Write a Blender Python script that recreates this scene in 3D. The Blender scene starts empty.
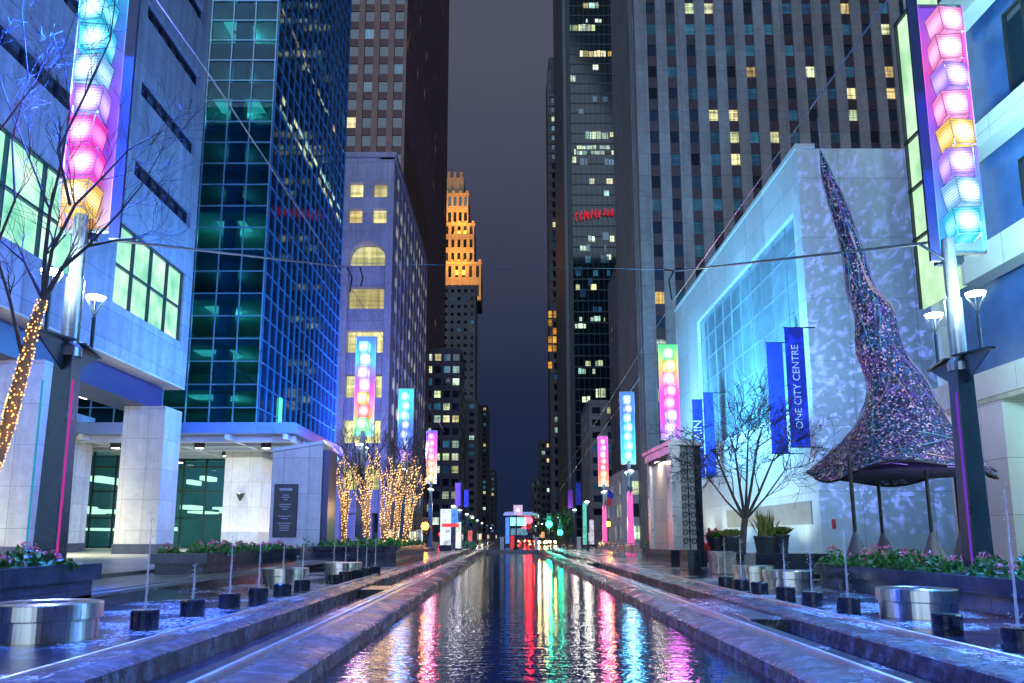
import bpy, math, random
from mathutils import Vector, Matrix, Euler
R = math.radians
random.seed(7)
sc = bpy.context.scene
COL = sc.collection

# ------------------------------------------------------------------ camera model
F = 800.0
VX, VY, ZEN = 508.0, 537.0, -4300.0
TH = 0.5 * math.asin(2 * F / (VY - ZEN))
PYC = VY - F * math.tan(TH)
EYE = 1.6
CT, ST = math.cos(TH), math.sin(TH)

def at(px, py, Y):
    rx, ry = (px - VX) / F, (PYC - py) / F
    t = Y / (CT - ry * ST)
    return Vector((rx * t, Y, EYE + (ST + ry * CT) * t))

def onx(px, py, X):
    rx, ry = (px - VX) / F, (PYC - py) / F
    t = X / rx
    return Vector((X, (CT - ry * ST) * t, EYE + (ST + ry * CT) * t))

def onz(px, py, z):
    rx, ry = (px - VX) / F, (PYC - py) / F
    t = (z - EYE) / (ST + ry * CT)
    return Vector((rx * t, (CT - ry * ST) * t, z))

def proj(p):
    X, Y, Z = p[0], p[1], p[2] - EYE
    zc = Y * CT + Z * ST
    if zc < .1: return (-9999, -9999, 1e9)
    return (VX + F * X / zc, PYC - F * (Z * CT - Y * ST) / zc, zc)

cd = bpy.data.cameras.new('camera')
cam = bpy.data.objects.new('camera', cd); COL.objects.link(cam)
cam.location = (0, 0, EYE)
cam.rotation_euler = (R(90) + TH, 0, 0)
cd.sensor_width = 36; cd.lens = F * 36 / 1024
cd.shift_x = (512 - VX) / 1024; cd.shift_y = (PYC - 341.5) / 1024
cd.clip_end = 6000; cd.clip_start = .1
sc.camera = cam

# ------------------------------------------------------------------ mesh builder
class MB:
    def __init__(s): s.v = []; s.f = []; s.m = []
    def add(s, vs, fs, mi=0):
        o = len(s.v); s.v += [tuple(x) for x in vs]
        s.f += [tuple(i + o for i in f) for f in fs]; s.m += [mi] * len(fs); return s
    def box(s, p, q, mi=0):
        x0, x1 = sorted((p[0], q[0])); y0, y1 = sorted((p[1], q[1])); z0, z1 = sorted((p[2], q[2]))
        return s.add([(x0,y0,z0),(x1,y0,z0),(x1,y1,z0),(x0,y1,z0),(x0,y0,z1),(x1,y0,z1),(x1,y1,z1),(x0,y1,z1)],
              [(0,3,2,1),(4,5,6,7),(0,1,5,4),(1,2,6,5),(2,3,7,6),(3,0,4,7)], mi)
    def prism(s, poly, d, mi=0):
        n = len(poly); d = Vector(d)
        a = [Vector(p) for p in poly]; b = [p + d for p in a]
        fs = [tuple(range(n-1,-1,-1)), tuple(range(n, 2*n))] + [(i, (i+1)%n, (i+1)%n+n, i+n) for i in range(n)]
        return s.add(a + b, fs, mi)
    def quad(s, a, b, c, d, mi=0): return s.add([a,b,c,d], [(0,1,2,3)], mi)
    def tube(s, pts, rad, n=6, mi=0, caps=True):
        pts = [Vector(p) for p in pts]; k = len(pts)
        if not isinstance(rad, (list, tuple)): rad = [rad] * k
        vs = []; prev = None
        for i, p in enumerate(pts):
            t = (pts[min(i+1,k-1)] - pts[max(i-1,0)])
            if t.length < 1e-6: t = Vector((0,0,1))
            t.normalize()
            if prev is None:
                a = t.cross(Vector((0,0,1)) if abs(t.z) < .9 else Vector((1,0,0))).normalized()
            else:
                a = (prev - t * prev.dot(t))
                a = a.normalized() if a.length > 1e-5 else t.orthogonal().normalized()
            prev = a; b = t.cross(a)
            for j in range(n):
                th = 2*math.pi*j/n
                vs.append(p + (a*math.cos(th) + b*math.sin(th)) * rad[i])
        fs = [(i*n+j, i*n+(j+1)%n, (i+1)*n+(j+1)%n, (i+1)*n+j) for i in range(k-1) for j in range(n)]
        if caps: fs += [tuple(range(n-1,-1,-1)), tuple(range((k-1)*n, k*n))]
        return s.add(vs, fs, mi)
    def lathe(s, prof, c=(0,0,0), n=32, mi=0, ax=None):
        # prof: list of (r,z); centre may vary via ax list of (cx,cy)
        vs = []; k = len(prof)
        for i, (r, z) in enumerate(prof):
            cx, cy = (ax[i] if ax else (0, 0))
            for j in range(n):
                th = 2*math.pi*j/n
                vs.append((c[0]+cx+r*math.cos(th), c[1]+cy+r*math.sin(th), c[2]+z))
        fs = [(i*n+j, i*n+(j+1)%n, (i+1)*n+(j+1)%n, (i+1)*n+j) for i in range(k-1) for j in range(n)]
        fs += [tuple(range(n-1,-1,-1)), tuple(range((k-1)*n, k*n))]
        return s.add(vs, fs, mi)
    def ball(s, c, r, n=8, m=5, mi=0, sc_=(1,1,1)):
        prof = [(max(1e-3, r*math.sin(math.pi*i/m)), -r*math.cos(math.pi*i/m)) for i in range(m+1)]
        vs = []
        for (rr, z) in prof:
            for j in range(n):
                th = 2*math.pi*j/n
                vs.append((c[0]+rr*math.cos(th)*sc_[0], c[1]+rr*math.sin(th)*sc_[1], c[2]+z*sc_[2]))
        fs = [(i*n+j, i*n+(j+1)%n, (i+1)*n+(j+1)%n, (i+1)*n+j) for i in range(m) for j in range(n)]
        return s.add(vs, fs, mi)
    def mesh(s, name, mats, off=(0,0,0), smooth=False):
        me = bpy.data.meshes.new(name)
        ox, oy, oz = off
        me.from_pydata([(x-ox, y-oy, z-oz) for x, y, z in s.v], [], s.f)
        for m in (mats if isinstance(mats, (list, tuple)) else [mats]): me.materials.append(m)
        if any(s.m): me.polygons.foreach_set('material_index', s.m)
        if smooth: me.polygons.foreach_set('use_smooth', [True]*len(s.f))
        me.update(); return me

def wloc(o):
    v = Vector((0,0,0))
    while o: v += o.location; o = o.parent
    return v

def obj(name, mb, mats, parent=None, smooth=False, bevel=0, origin=None, label=None):
    """link ONE mesh object; the builder's vertices are world coordinates, parents are unrotated"""
    base = Vector(origin) if origin is not None else (wloc(parent) if parent else Vector((0,0,0)))
    me = mb.mesh(name, mats, base, smooth)
    o = bpy.data.objects.new(name, me); COL.objects.link(o)
    if parent:
        o.parent = parent; o.location = base - wloc(parent)
    else: o.location = base
    if bevel:
        b = o.modifiers.new('bevel', 'BEVEL'); b.width = bevel; b.segments = 2; b.limit_method = 'ANGLE'
    if label: o['label'] = label
    return o

def tag(o, label, cat, group=None, kind=None):
    o['label'] = label; o['category'] = cat
    if group: o['group'] = group
    if kind: o['kind'] = kind
    return o

def thing(name, label, cat, loc=(0,0,0), group=None):
    o = bpy.data.objects.new(name, None); COL.objects.link(o); o.location = loc
    o.empty_display_size = .2
    return tag(o, label, cat, group)

def struct(name, mb, m, **k):
    o = obj(name, mb, m, **k); o['kind'] = 'structure'; return o

def dup(root, loc, label=None, rotz=0):
    def cp(o, par):
        c = o.copy(); COL.objects.link(c)
        if par: c.parent = par
        for ch in list(o.children): cp(ch, c)
        return c
    r = cp(root, None); r.location = loc; r.rotation_euler = (0,0,rotz)
    if label: r['label'] = label
    return r

# ------------------------------------------------------------------ materials
class NT:
    def __init__(s, name):
        s.mat = bpy.data.materials.new(name); s.mat.use_nodes = True
        s.t = s.mat.node_tree; s.t.nodes.clear()
        s.out = s.n('ShaderNodeOutputMaterial')
    def n(s, typ, **k):
        nd = s.t.nodes.new(typ)
        for a, b in k.items(): setattr(nd, a, b)
        return nd
    def l(s, a, b): s.t.links.new(a, b)
    def math(s, op, a, b=None, clamp=False):
        m = s.n('ShaderNodeMath', operation=op, use_clamp=clamp)
        for i, v in enumerate((a, b)):
            if v is None: continue
            if isinstance(v, (int, float)): m.inputs[i].default_value = v
            else: s.l(v, m.inputs[i])
        return m.outputs[0]
    def mix(s, f, a, b, blend='MIX'):
        m = s.n('ShaderNodeMix', data_type='RGBA', blend_type=blend)
        for i, v in ((0, f), (6, a), (7, b)):
            if isinstance(v, (int, float)): m.inputs[i].default_value = v
            elif isinstance(v, (tuple, list)): m.inputs[i].default_value = tuple(v) + ((1,) if len(v) == 3 else ())
            else: s.l(v, m.inputs[i])
        return m.outputs[2]
    def ramp(s, f, stops, interp='LINEAR'):
        r = s.n('ShaderNodeValToRGB'); r.color_ramp.interpolation = interp
        e = r.color_ramp.elements
        while len(e) < len(stops): e.new(.5)
        for i, (p, c) in enumerate(stops):
            e[i].position = p; e[i].color = tuple(c) + (1,)
        s.l(f, r.inputs[0]); return r.outputs[0]
    def noise(s, scale, vec=None, detail=4, rough=.55, out=0):
        x = s.n('ShaderNodeTexNoise'); x.inputs['Scale'].default_value = scale
        x.inputs['Detail'].default_value = detail; x.inputs['Roughness'].default_value = rough
        if vec is not None: s.l(vec, x.inputs['Vector'])
        return x.outputs[out]
    def pos(s): return s.n('ShaderNodeNewGeometry').outputs['Position']
    def scaled(s, v, sx, sy, sz):
        m = s.n('ShaderNodeMapping'); m.inputs['Scale'].default_value = (sx, sy, sz); s.l(v, m.inputs[0]); return m.outputs[0]
    def facade_uv(s):
        g = s.n('ShaderNodeNewGeometry'); sp = s.n('ShaderNodeSeparateXYZ'); s.l(g.outputs['Position'], sp.inputs[0])
        sn = s.n('ShaderNodeSeparateXYZ'); s.l(g.outputs['True Normal'], sn.inputs[0])
        ax = s.math('GREATER_THAN', s.math('ABSOLUTE', sn.outputs[0]), .7)
        u = s.math('ADD', s.math('MULTIPLY', sp.outputs[1], ax), s.math('MULTIPLY', sp.outputs[0], s.math('SUBTRACT', 1, ax)))
        c = s.n('ShaderNodeCombineXYZ'); s.l(u, c.inputs[0]); s.l(sp.outputs[2], c.inputs[1])
        return c.outputs[0]
    def bsdf(s, col, rough=.5, metal=0, ior=1.45, bump=None, bstr=.3, bdist=.05):
        b = s.n('ShaderNodeBsdfPrincipled')
        for k, v in (('Base Color', col), ('Roughness', rough), ('Metallic', metal), ('IOR', ior)):
            i = b.inputs[k]
            if isinstance(v, (int, float)): i.default_value = v
            elif isinstance(v, (tuple, list)): i.default_value = tuple(v) + (1,)
            else: s.l(v, i)
        if bump is not None:
            bp = s.n('ShaderNodeBump'); bp.inputs['Strength'].default_value = bstr; bp.inputs['Distance'].default_value = bdist
            s.l(bump, bp.inputs['Height']); s.l(bp.outputs[0], b.inputs['Normal'])
        return b
    def done(s, sh):
        s.l(sh.outputs[0] if hasattr(sh, 'outputs') else sh, s.out.inputs[0]); return s.mat

def pbr(name, col, rough=.55, metal=0, var=.25, scale=2.0, bump=.15, panel=None, joint=.45, bdist=.03, ior=1.45, streak=0, rvar=.15):
    t = NT(name); p = t.pos()
    n1 = t.noise(scale, p, 6); n2 = t.noise(scale*.13, p, 3)
    f = t.math('ADD', t.math('MULTIPLY', n1, .5), t.math('MULTIPLY', n2, .5))
    lo = tuple(c*(1-var) for c in col); hi = tuple(min(1, c*(1+var)) for c in col)
    c = t.ramp(f, [(.3, lo), (.7, hi)])
    if streak:
        st = t.noise(1.0, t.scaled(p, 1.6, 1.6, .05), 5)
        c = t.mix(t.math('MULTIPLY', t.math('GREATER_THAN', st, .0), t.ramp(st, [(.45, (0,0,0)), (.75, (streak,)*3)])), c, tuple(x*.35 for x in col))
    h = n1
    if panel:
        br = t.n('ShaderNodeTexBrick'); br.offset = panel[2] if len(panel) > 2 else 0
        br.inputs['Scale'].default_value = 1; br.inputs['Brick Width'].default_value = panel[0]; br.inputs['Row Height'].default_value = panel[1]
        br.inputs['Mortar Size'].default_value = panel[3] if len(panel) > 3 else .02; br.inputs['Mortar Smooth'].default_value = .1
        br.inputs['Color1'].default_value = (.88,.88,.88,1); br.inputs['Color2'].default_value = (1.08,1.08,1.08,1); br.inputs['Mortar'].default_value = (joint,joint,joint,1)
        t.l(t.facade_uv(), br.inputs['Vector'])
        c = t.mix(1.0, c, br.outputs['Color'], 'MULTIPLY')
        h = t.math('SUBTRACT', t.math('MULTIPLY', n1, .3), br.outputs['Fac'])
    r = t.math('ADD', t.math('MULTIPLY', t.math('SUBTRACT', n2, .5), rvar*2), rough, True)
    return t.done(t.bsdf(c, r, metal, ior, h if bump else None, bump, bdist))

def glow(name, col, strength, var=.0, scale=1.0):
    t = NT(name); e = t.n('ShaderNodeEmission'); e.inputs[0].default_value = tuple(col)+(1,)
    if var:
        n = t.noise(scale, t.pos(), 4)
        t.l(t.math('MULTIPLY', t.math('ADD', t.math('MULTIPLY', t.math('SUBTRACT', n, .5), var*4), 1, True), strength), e.inputs[1])
    else: e.inputs[1].default_value = strength
    return t.done(e)

def litwin(name, cols, strength, scale=1.0, lo=.15):
    """a lit room behind glass: colour differs per window, furniture-like blotches and blinds break it up"""
    t = NT(name)
    oi = t.n('ShaderNodeObjectInfo').outputs['Random']; g = t.n('ShaderNodeNewGeometry')
    r = t.math('FRACT', t.math('ADD', oi, g.outputs['Random Per Island']))
    c = t.ramp(r, [(i/max(1, len(cols)-1), k) for i, k in enumerate(cols)])
    r2 = t.math('FRACT', t.math('MULTIPLY', r, 7.31))
    a = t.noise(scale, t.scaled(g.outputs['Position'], 2.2, 2.2, .18), 2, .5); q = t.noise(scale, t.scaled(g.outputs['Position'], .12, .12, 2.6), 2, .5)
    n = t.math('ADD', t.math('MULTIPLY', a, .5), t.math('MULTIPLY', q, .5))
    pat = t.ramp(n, [(.40, (lo*1.3,)*3), (.5, (.6,)*3), (.60, (1,)*3)])
    e = t.n('ShaderNodeEmission'); t.l(t.mix(1.0, c, pat, 'MULTIPLY'), e.inputs[0])
    t.l(t.math('MULTIPLY', t.math('ADD', t.math('MULTIPLY', r2, .9), .35), strength), e.inputs[1])
    gl = t.n('ShaderNodeBsdfGlossy'); gl.inputs['Roughness'].default_value = .08
    gl.inputs[0].default_value = (.08,.08,.08,1)
    a = t.n('ShaderNodeAddShader'); t.l(e.outputs[0], a.inputs[0]); t.l(gl.outputs[0], a.inputs[1])
    return t.done(a)

def darkglass(name, col=(.012,.022,.04), rough=.06, ior=1.7, var=.6):
    t = NT(name); oi = t.n('ShaderNodeObjectInfo').outputs['Random']; g = t.n('ShaderNodeNewGeometry')
    r = t.math('FRACT', t.math('ADD', oi, g.outputs['Random Per Island']))
    c = t.ramp(r, [(0, tuple(x*(1-var) for x in col)), (1, tuple(x*(1+var*2) for x in col))])
    return t.done(t.bsdf(c, rough, 0, ior, t.noise(.6, g.outputs['Position'], 2), .04, .05))

def seeglass(name, tint, refl=.22, rough=.02):
    t = NT(name)
    tr = t.n('ShaderNodeBsdfTransparent'); tr.inputs[0].default_value = tuple(tint)+(1,)
    gl = t.n('ShaderNodeBsdfGlossy'); gl.inputs[0].default_value = (.7,.85,1,1); gl.inputs['Roughness'].default_value = rough
    bp = t.n('ShaderNodeBump'); bp.inputs['Strength'].default_value = .05; t.l(t.noise(.5, t.pos(), 2), bp.inputs['Height']); t.l(bp.outputs[0], gl.inputs['Normal'])
    lw = t.n('ShaderNodeLayerWeight'); lw.inputs[0].default_value = .35
    f = t.math('ADD', t.math('MULTIPLY', lw.outputs['Fresnel'], .06), refl*.15, True)
    m = t.n('ShaderNodeMixShader'); t.l(f, m.inputs[0]); t.l(tr.outputs[0], m.inputs[1]); t.l(gl.outputs[0], m.inputs[2])
    return t.done(m)

def lantern(name, col, strength, soft=False):
    """ribbed light box with the lamp inside showing as a hot spot in the middle of its faces"""
    t = NT(name); tc = t.n('ShaderNodeTexCoord')
    sp = t.n('ShaderNodeSeparateXYZ'); t.l(tc.outputs['Object'], sp.inputs[0])
    ribs = t.math('ADD', t.math('MULTIPLY', t.math('SINE', t.math('MULTIPLY', sp.outputs[2], 75)), .22), .78)
    ln = t.n('ShaderNodeVectorMath', operation='LENGTH'); t.l(t.scaled(tc.outputs['Object'], 1.9, 1.0, 1.75), ln.inputs[0])
    hot = t.ramp(ln.outputs['Value'], [(.05 if soft else .22, (1,1,1)), (1.0 if soft else .80, (0,0,0))])
    c = t.mix(hot, col, tuple(.35*a+.65 for a in col))
    e = t.n('ShaderNodeEmission'); t.l(c, e.inputs[0])
    sw = t.n('ShaderNodeSeparateColor'); t.l(hot, sw.inputs[0])
    t.l(t.math('MULTIPLY', t.math('MULTIPLY', t.math('ADD', t.math('MULTIPLY', sw.outputs[0], 1.1), .45), ribs), strength), e.inputs[1])
    return t.done(e)

def acrylic(name, stops, z0, z1, strength):
    """edge-lit acrylic sheet: glows in the colours of the lamps along its height"""
    t = NT(name); tc = t.n('ShaderNodeTexCoord'); sp = t.n('ShaderNodeSeparateXYZ'); t.l(tc.outputs['Object'], sp.inputs[0])
    f = t.math('DIVIDE', t.math('SUBTRACT', sp.outputs[2], z0), z1 - z0, True)
    c = t.ramp(f, stops)
    e = t.n('ShaderNodeEmission'); t.l(c, e.inputs[0]); e.inputs[1].default_value = strength
    gl = t.bsdf((.12,.14,.22), .15)
    a = t.n('ShaderNodeAddShader'); t.l(e.outputs[0], a.inputs[0]); t.l(gl.outputs[0], a.inputs[1])
    return t.done(a)

M = {}
M['stone_left'] = pbr('panelled_stone', (.32,.32,.36), .6, scale=2.5, panel=(3.6,1.8,0,.018), bump=.2, streak=.6)
M['stone_col'] = pbr('pale_granite', (.50,.50,.48), .4, scale=14, var=.22, panel=(1.4,2.0,0,.014), bump=.12, joint=.5, streak=.35)
M['stone_tower'] = pbr('grey_limestone', (.27,.26,.28), .7, scale=1.2, panel=(6,3.9,0,.03), bump=.2, streak=.3)
M['white_wall'] = pbr('white_stone_cladding', (.62,.64,.66), .5, scale=1.5, var=.12, panel=(5.2,4.9,0,.025), bump=.12, joint=.55, streak=.22)
M['white_band'] = pbr('white_metal_cladding', (.60,.63,.64), .4, scale=1.2, var=.1, panel=(3.2,2.6,0,.02), bump=.1, joint=.5)
M['blue_panel'] = pbr('blue_spandrel', (.05,.12,.36), .25, scale=.7, var=.4, bump=.05)
M['brick'] = pbr('brown_brick', (.36,.22,.19), .8, scale=2, panel=(.9,.35,.5,.03), bump=.3, joint=.6)
M['garage'] = pbr('grey_concrete', (.47,.48,.50), .7, scale=1.2, panel=(5,3.6,0,.03), bump=.2, streak=.4)
M['gold_stone'] = pbr('buff_limestone', (.42,.33,.2), .7, scale=.6, panel=(3,2,0,.06), bump=.2)
M['dark_stone'] = pbr('dark_masonry', (.16,.155,.165), .75, scale=.8, panel=(3,3.4,0,.05), bump=.2)
M['mid_stone'] = pbr('brown_grey_masonry', (.26,.245,.24), .75, scale=.8, panel=(3,3.4,0,.05), bump=.2)
M['mullion'] = pbr('teal_aluminium_mullion', (.30,.55,.66), .3, metal=.2, var=.15)
M['mullion_dark'] = pbr('dark_bronze_frame', (.035,.035,.042), .4, metal=.4)
M['spandrel_dark'] = pbr('purple_brown_spandrel', (.055,.035,.05), .35, var=.35)
M['glass_dark'] = darkglass('dark_window_glass')
M['glass_blue'] = darkglass('blue_window_glass', (.02,.055,.10), .05, 1.8)
M['glass_curtain'] = seeglass('curtain_wall_glass', (.30,.58,.66), .14)
M['glass_side'] = darkglass('blue_curtain_glass', (.010,.028,.075), .05, 1.75, .5)
M['glass_lobby'] = seeglass('lobby_glass', (.5,.75,.75), .15)
M['win_warm'] = litwin('warm_lit_window', [(1,.62,.16), (1,.85,.42), (.75,1,.6), (1,.9,.62)], 1.0, 1.1)
M['win_green'] = litwin('greenish_lit_window', [(.75,1,.55), (1,.95,.45), (.5,1,.85), (.9,1,.75)], .9, .9)
M['win_dim'] = litwin('dim_blue_window', [(.02,.08,.2), (.04,.2,.34), (.02,.05,.16)], .55, .8, .4)
M['win_mint'] = None
SHOP = [litwin('warm_shop_glow', [(1,.7,.3),(1,.85,.55)], 1.3, .7, .25), litwin('white_shop_glow', [(.8,1,.85),(.9,.95,1)], 1.3, .7, .25), litwin('coloured_shop_glow', [(1,.1,.1),(1,.35,.05),(.1,.5,1),(1,.2,.3)], 1.2, .7, .3)]
M['mint_dark'] = pbr('dark_green_mullion', (.03,.06,.06), .4, metal=.3)
M['soffit'] = pbr('pale_soffit', (.55,.52,.46), .6, panel=(1.5,1.5,0,.01), bump=.05)
M['soffit_blue'] = pbr('navy_beam_cladding', (.03,.036,.10), .4, var=.2)
M['canopy'] = pbr('white_canopy_metal', (.5,.55,.58), .35, var=.12)
M['bronze'] = pbr('bronze_plaque', (.025,.028,.04), .3, metal=.5)
M['letters_metal'] = pbr('pale_engraved_letters', (.3,.32,.36), .4)
M['post'] = pbr('dark_painted_steel', (.03,.055,.085), .3, metal=.5, scale=6)
M['post_light'] = pbr('galvanised_steel', (.24,.30,.33), .3, metal=.6, scale=5)
M['steel'] = None
M['granite_black'] = pbr('black_polished_granite', (.018,.022,.04), .12, scale=25, var=.6, panel=(1.3,.7,0,.008), bump=.04, ior=1.6)
M['granite_wet'] = pbr('wet_dark_granite', (.04,.05,.085), .2, scale=18, var=.5, bump=.08, ior=1.5)
M['soil'] = pbr('planter_soil', (.03,.025,.02), .9)
M['rail'] = pbr('polished_rail_steel', (.75,.75,.78), .34, metal=.85, scale=9)
M['bark'] = pbr('grey_brown_bark', (.05,.04,.045), .8, scale=9, bump=.5)
M['bark_pale'] = pbr('pale_smooth_bark', (.20,.13,.08), .8, scale=9, bump=.4)
M['bulbs'] = glow('amber_fairy_bulbs', (1,.50,.14), 2.6)
M['bulbs_white'] = glow('warm_white_fairy_bulbs', (1,.56,.20), 2.6)
M['wire'] = pbr('cable_steel', (.2,.27,.33), .4, metal=.5)
M['black'] = pbr('black_rubber', (.015,.015,.018), .5)
M['banner_blue'] = pbr('royal_blue_banner_fabric', (.015,.04,.42), .55, scale=5, var=.2)
M['banner_purple'] = pbr('purple_banner_fabric', (.16,.03,.35), .55, scale=5, var=.2)
M['white_ink'] = pbr('white_lettering', (.82,.84,.86), .5, var=.03)
M['pot'] = pbr('charcoal_glazed_pot', (.04,.05,.07), .25)
M['pink'] = pbr('pink_painted_resin', (.75,.25,.28), .4)
M['red'] = pbr('red_painted_resin', (.65,.05,.06), .4)
M['lamp_white'] = glow('street_lamp_glow', (.86,1,.90), 22)
M['lamp_far'] = glow('distant_lamp_glow', (.85,1,.95), 12)
M['concrete_pale'] = pbr('pale_concrete', (.45,.45,.46), .6, scale=4)
M['portal'] = pbr('beige_stone_panel', (.42,.37,.28), .35, scale=5, panel=(1.1,1.25,0,.012), bump=.08)
M['portal_metal'] = pbr('brushed_steel_cladding', (.55,.56,.58), .3, metal=.8, scale=6, panel=(1.2,1.6,0,.01), bump=.05)
M['board'] = pbr('dark_blue_side_board', (.03,.05,.16), .35, scale=2)
M['iron'] = pbr('black_wrought_iron', (.015,.015,.02), .4, metal=.5)

def mk_steel():
    t = NT('brushed_stainless'); p = t.pos()
    n = t.noise(5, t.scaled(p, 6, 6, .15), 4)
    c = t.ramp(n, [(.3, (.62,.62,.58)), (.7, (.74,.74,.70))])
    b = t.bsdf(c, t.math('ADD', t.math('MULTIPLY', n, .15), .22), 1.0, 1.45)
    tg = t.n('ShaderNodeTangent', direction_type='RADIAL', axis='Z'); t.l(tg.outputs[0], b.inputs['Tangent']); b.inputs['Anisotropic'].default_value = .9; b.inputs['Anisotropic Rotation'].default_value = .25
    return t.done(b)
M['steel'] = mk_steel()

def mk_mint():
    t = NT('mint_lit_translucent_glass'); g = t.n('ShaderNodeNewGeometry'); oi = t.n('ShaderNodeObjectInfo').outputs['Random']
    n = t.noise(.45, t.scaled(g.outputs['Position'], 1, 1, 1.2), 3)
    c = t.ramp(n, [(.3, (.16,.62,.44)), (.5, (.42,.92,.66)), (.7, (.80,1,.85))])
    e = t.n('ShaderNodeEmission'); t.l(c, e.inputs[0]); t.l(t.math('ADD', t.math('MULTIPLY', oi, .35), .6), e.inputs[1])
    gl = t.n('ShaderNodeBsdfGlossy'); gl.inputs['Roughness'].default_value = .1; gl.inputs[0].default_value = (.06,.06,.06,1)
    a = t.n('ShaderNodeAddShader'); t.l(e.outputs[0], a.inputs[0]); t.l(gl.outputs[0], a.inputs[1])
    return t.done(a)
M['win_mint'] = mk_mint()

def mk_water(name, amp, sx, sy, scale=1.0, base=(.003,.005,.008)):
    t = NT(name); p = t.pos()
    a = t.noise(1.0*scale, t.scaled(p, sx, sy, 1), 3, .55)
    b = t.noise(2.6*scale, t.scaled(p, sx*.9, sy*1.15, 1), 2, .6)
    h = t.math('ADD', a, t.math('MULTIPLY', b, .40))
    s = t.bsdf(base, .03, 0, 1.36, h, amp, .12)
    return t.done(s)
M['water'] = mk_water('rippled_pool_water', .15, 1.0, 2.2, 1.9, (.003,.010,.024))
M['water_thin'] = mk_water('shallow_running_water', .35, 2.2, 1.2, 2.4, (.02,.03,.06))

def mk_stream():
    t = NT('jet_of_white_water'); p = t.pos()
    n = t.noise(9, t.scaled(p, 3, 3, .5), 4)
    tr = t.n('ShaderNodeBsdfTransparent'); d = t.n('ShaderNodeBsdfPrincipled')
    d.inputs['Base Color'].default_value = (.9,.95,1,1); d.inputs['Roughness'].default_value = .35
    d.inputs['Subsurface Weight'].default_value = .2
    f = t.n('ShaderNodeMixShader'); t.l(t.ramp(n, [(.3,(.10,)*3), (.75,(.55,)*3)]), f.inputs[0]); t.l(tr.outputs[0], f.inputs[1]); t.l(d.outputs[0], f.inputs[2])
    return t.done(f)
M['stream'] = mk_stream()

def mk_terrace(name, foam, base):
    """wet stone slabs under a thin sheet of water, foam gathering in patches"""
    t = NT(name); p = t.pos()
    n = t.noise(2.2, p, 6); n2 = t.noise(.42, p, 3); n3 = t.noise(14, t.scaled(p, 1.3, .7, 1), 6, .7)
    br = t.n('ShaderNodeTexBrick'); br.offset = .5
    br.inputs['Scale'].default_value = 1; br.inputs['Brick Width'].default_value = 1.2; br.inputs['Row Height'].default_value = .8
    br.inputs['Mortar Size'].default_value = .012; br.inputs['Color1'].default_value = (.75,.75,.75,1); br.inputs['Color2'].default_value = (1.2,1.2,1.2,1); br.inputs['Mortar'].default_value = (.3,.3,.3,1)
    t.l(p, br.inputs['Vector'])
    c = t.ramp(n, [(.3, tuple(x*.6 for x in base)), (.7, tuple(x*1.4 for x in base))])
    c = t.mix(1.0, c, br.outputs['Color'], 'MULTIPLY')
    fm = t.math('MULTIPLY', t.ramp(n3, [(.45,(0,)*3), (.6,(1,)*3)]), t.ramp(n2, [(.62-foam*.2,(0,)*3), (.74-foam*.2,(1,)*3)]))
    c2 = t.mix(fm, c, (.75,.82,.86))
    r = t.ramp(n2, [(.3,(.05,)*3), (.7,(.20,)*3)])
    rr = t.n('ShaderNodeSeparateColor'); t.l(r, rr.inputs[0])
    h = t.math('ADD', t.math('MULTIPLY', n3, .35), t.math('MULTIPLY', n, .5))
    h = t.math('SUBTRACT', h, t.math('MULTIPLY', br.outputs['Fac'], .3))
    return t.done(t.bsdf(c2, t.math('ADD', rr.outputs[0], t.math('MULTIPLY', fm, .5)), 0, 1.33, h, .6, .04))
M['terrace_wet'] = mk_terrace('wet_terrace_stone', .8, (.022,.03,.05))
M['track_wet'] = mk_terrace('wet_track_slab', .45, (.03,.034,.05))

def mk_kerb():
    t = NT('rough_split_granite'); p = t.pos()
    n = t.noise(4.5, p, 8, .65); n2 = t.noise(18, p, 4, .6); n3 = t.noise(.8, p, 3)
    c = t.ramp(n, [(.3, (.008,.010,.016)), (.5, (.035,.038,.05)), (.68, (.20,.21,.25))])
    dr = t.noise(2.0, t.scaled(p, 1.4, 1.4, .12), 4)
    c = t.mix(t.ramp(dr, [(.5,(0,)*3), (.7,(.4,)*3)]), c, (.11,.12,.15))
    sp = t.n('ShaderNodeSeparateXYZ'); t.l(p, sp.inputs[0])
    jt = t.math('LESS_THAN', t.math('FRACT', t.math('DIVIDE', sp.outputs[1], 1.83)), .012)
    c = t.mix(jt, c, (.006,.006,.008))
    h = t.math('SUBTRACT', t.math('ADD', n, t.math('MULTIPLY', n2, .35)), t.math('MULTIPLY', jt, .8))
    rr = t.ramp(n3, [(.35,(.14,)*3), (.65,(.42,)*3)])
    s = t.n('ShaderNodeSeparateColor'); t.l(rr, s.inputs[0])
    return t.done(t.bsdf(c, s.outputs[0], 0, 1.4, h, .85, .07))
M['kerb'] = mk_kerb()
M['paving'] = pbr('pale_plaza_paving', (.16,.17,.17), .35, scale=2, var=.25, bump=.08)
M['asphalt'] = pbr('dark_asphalt', (.05,.05,.055), .35, scale=6, var=.3, bump=.2)
M['sidewalk'] = pbr('sidewalk_concrete', (.16,.16,.16), .16, scale=2, bump=.12)

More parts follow.
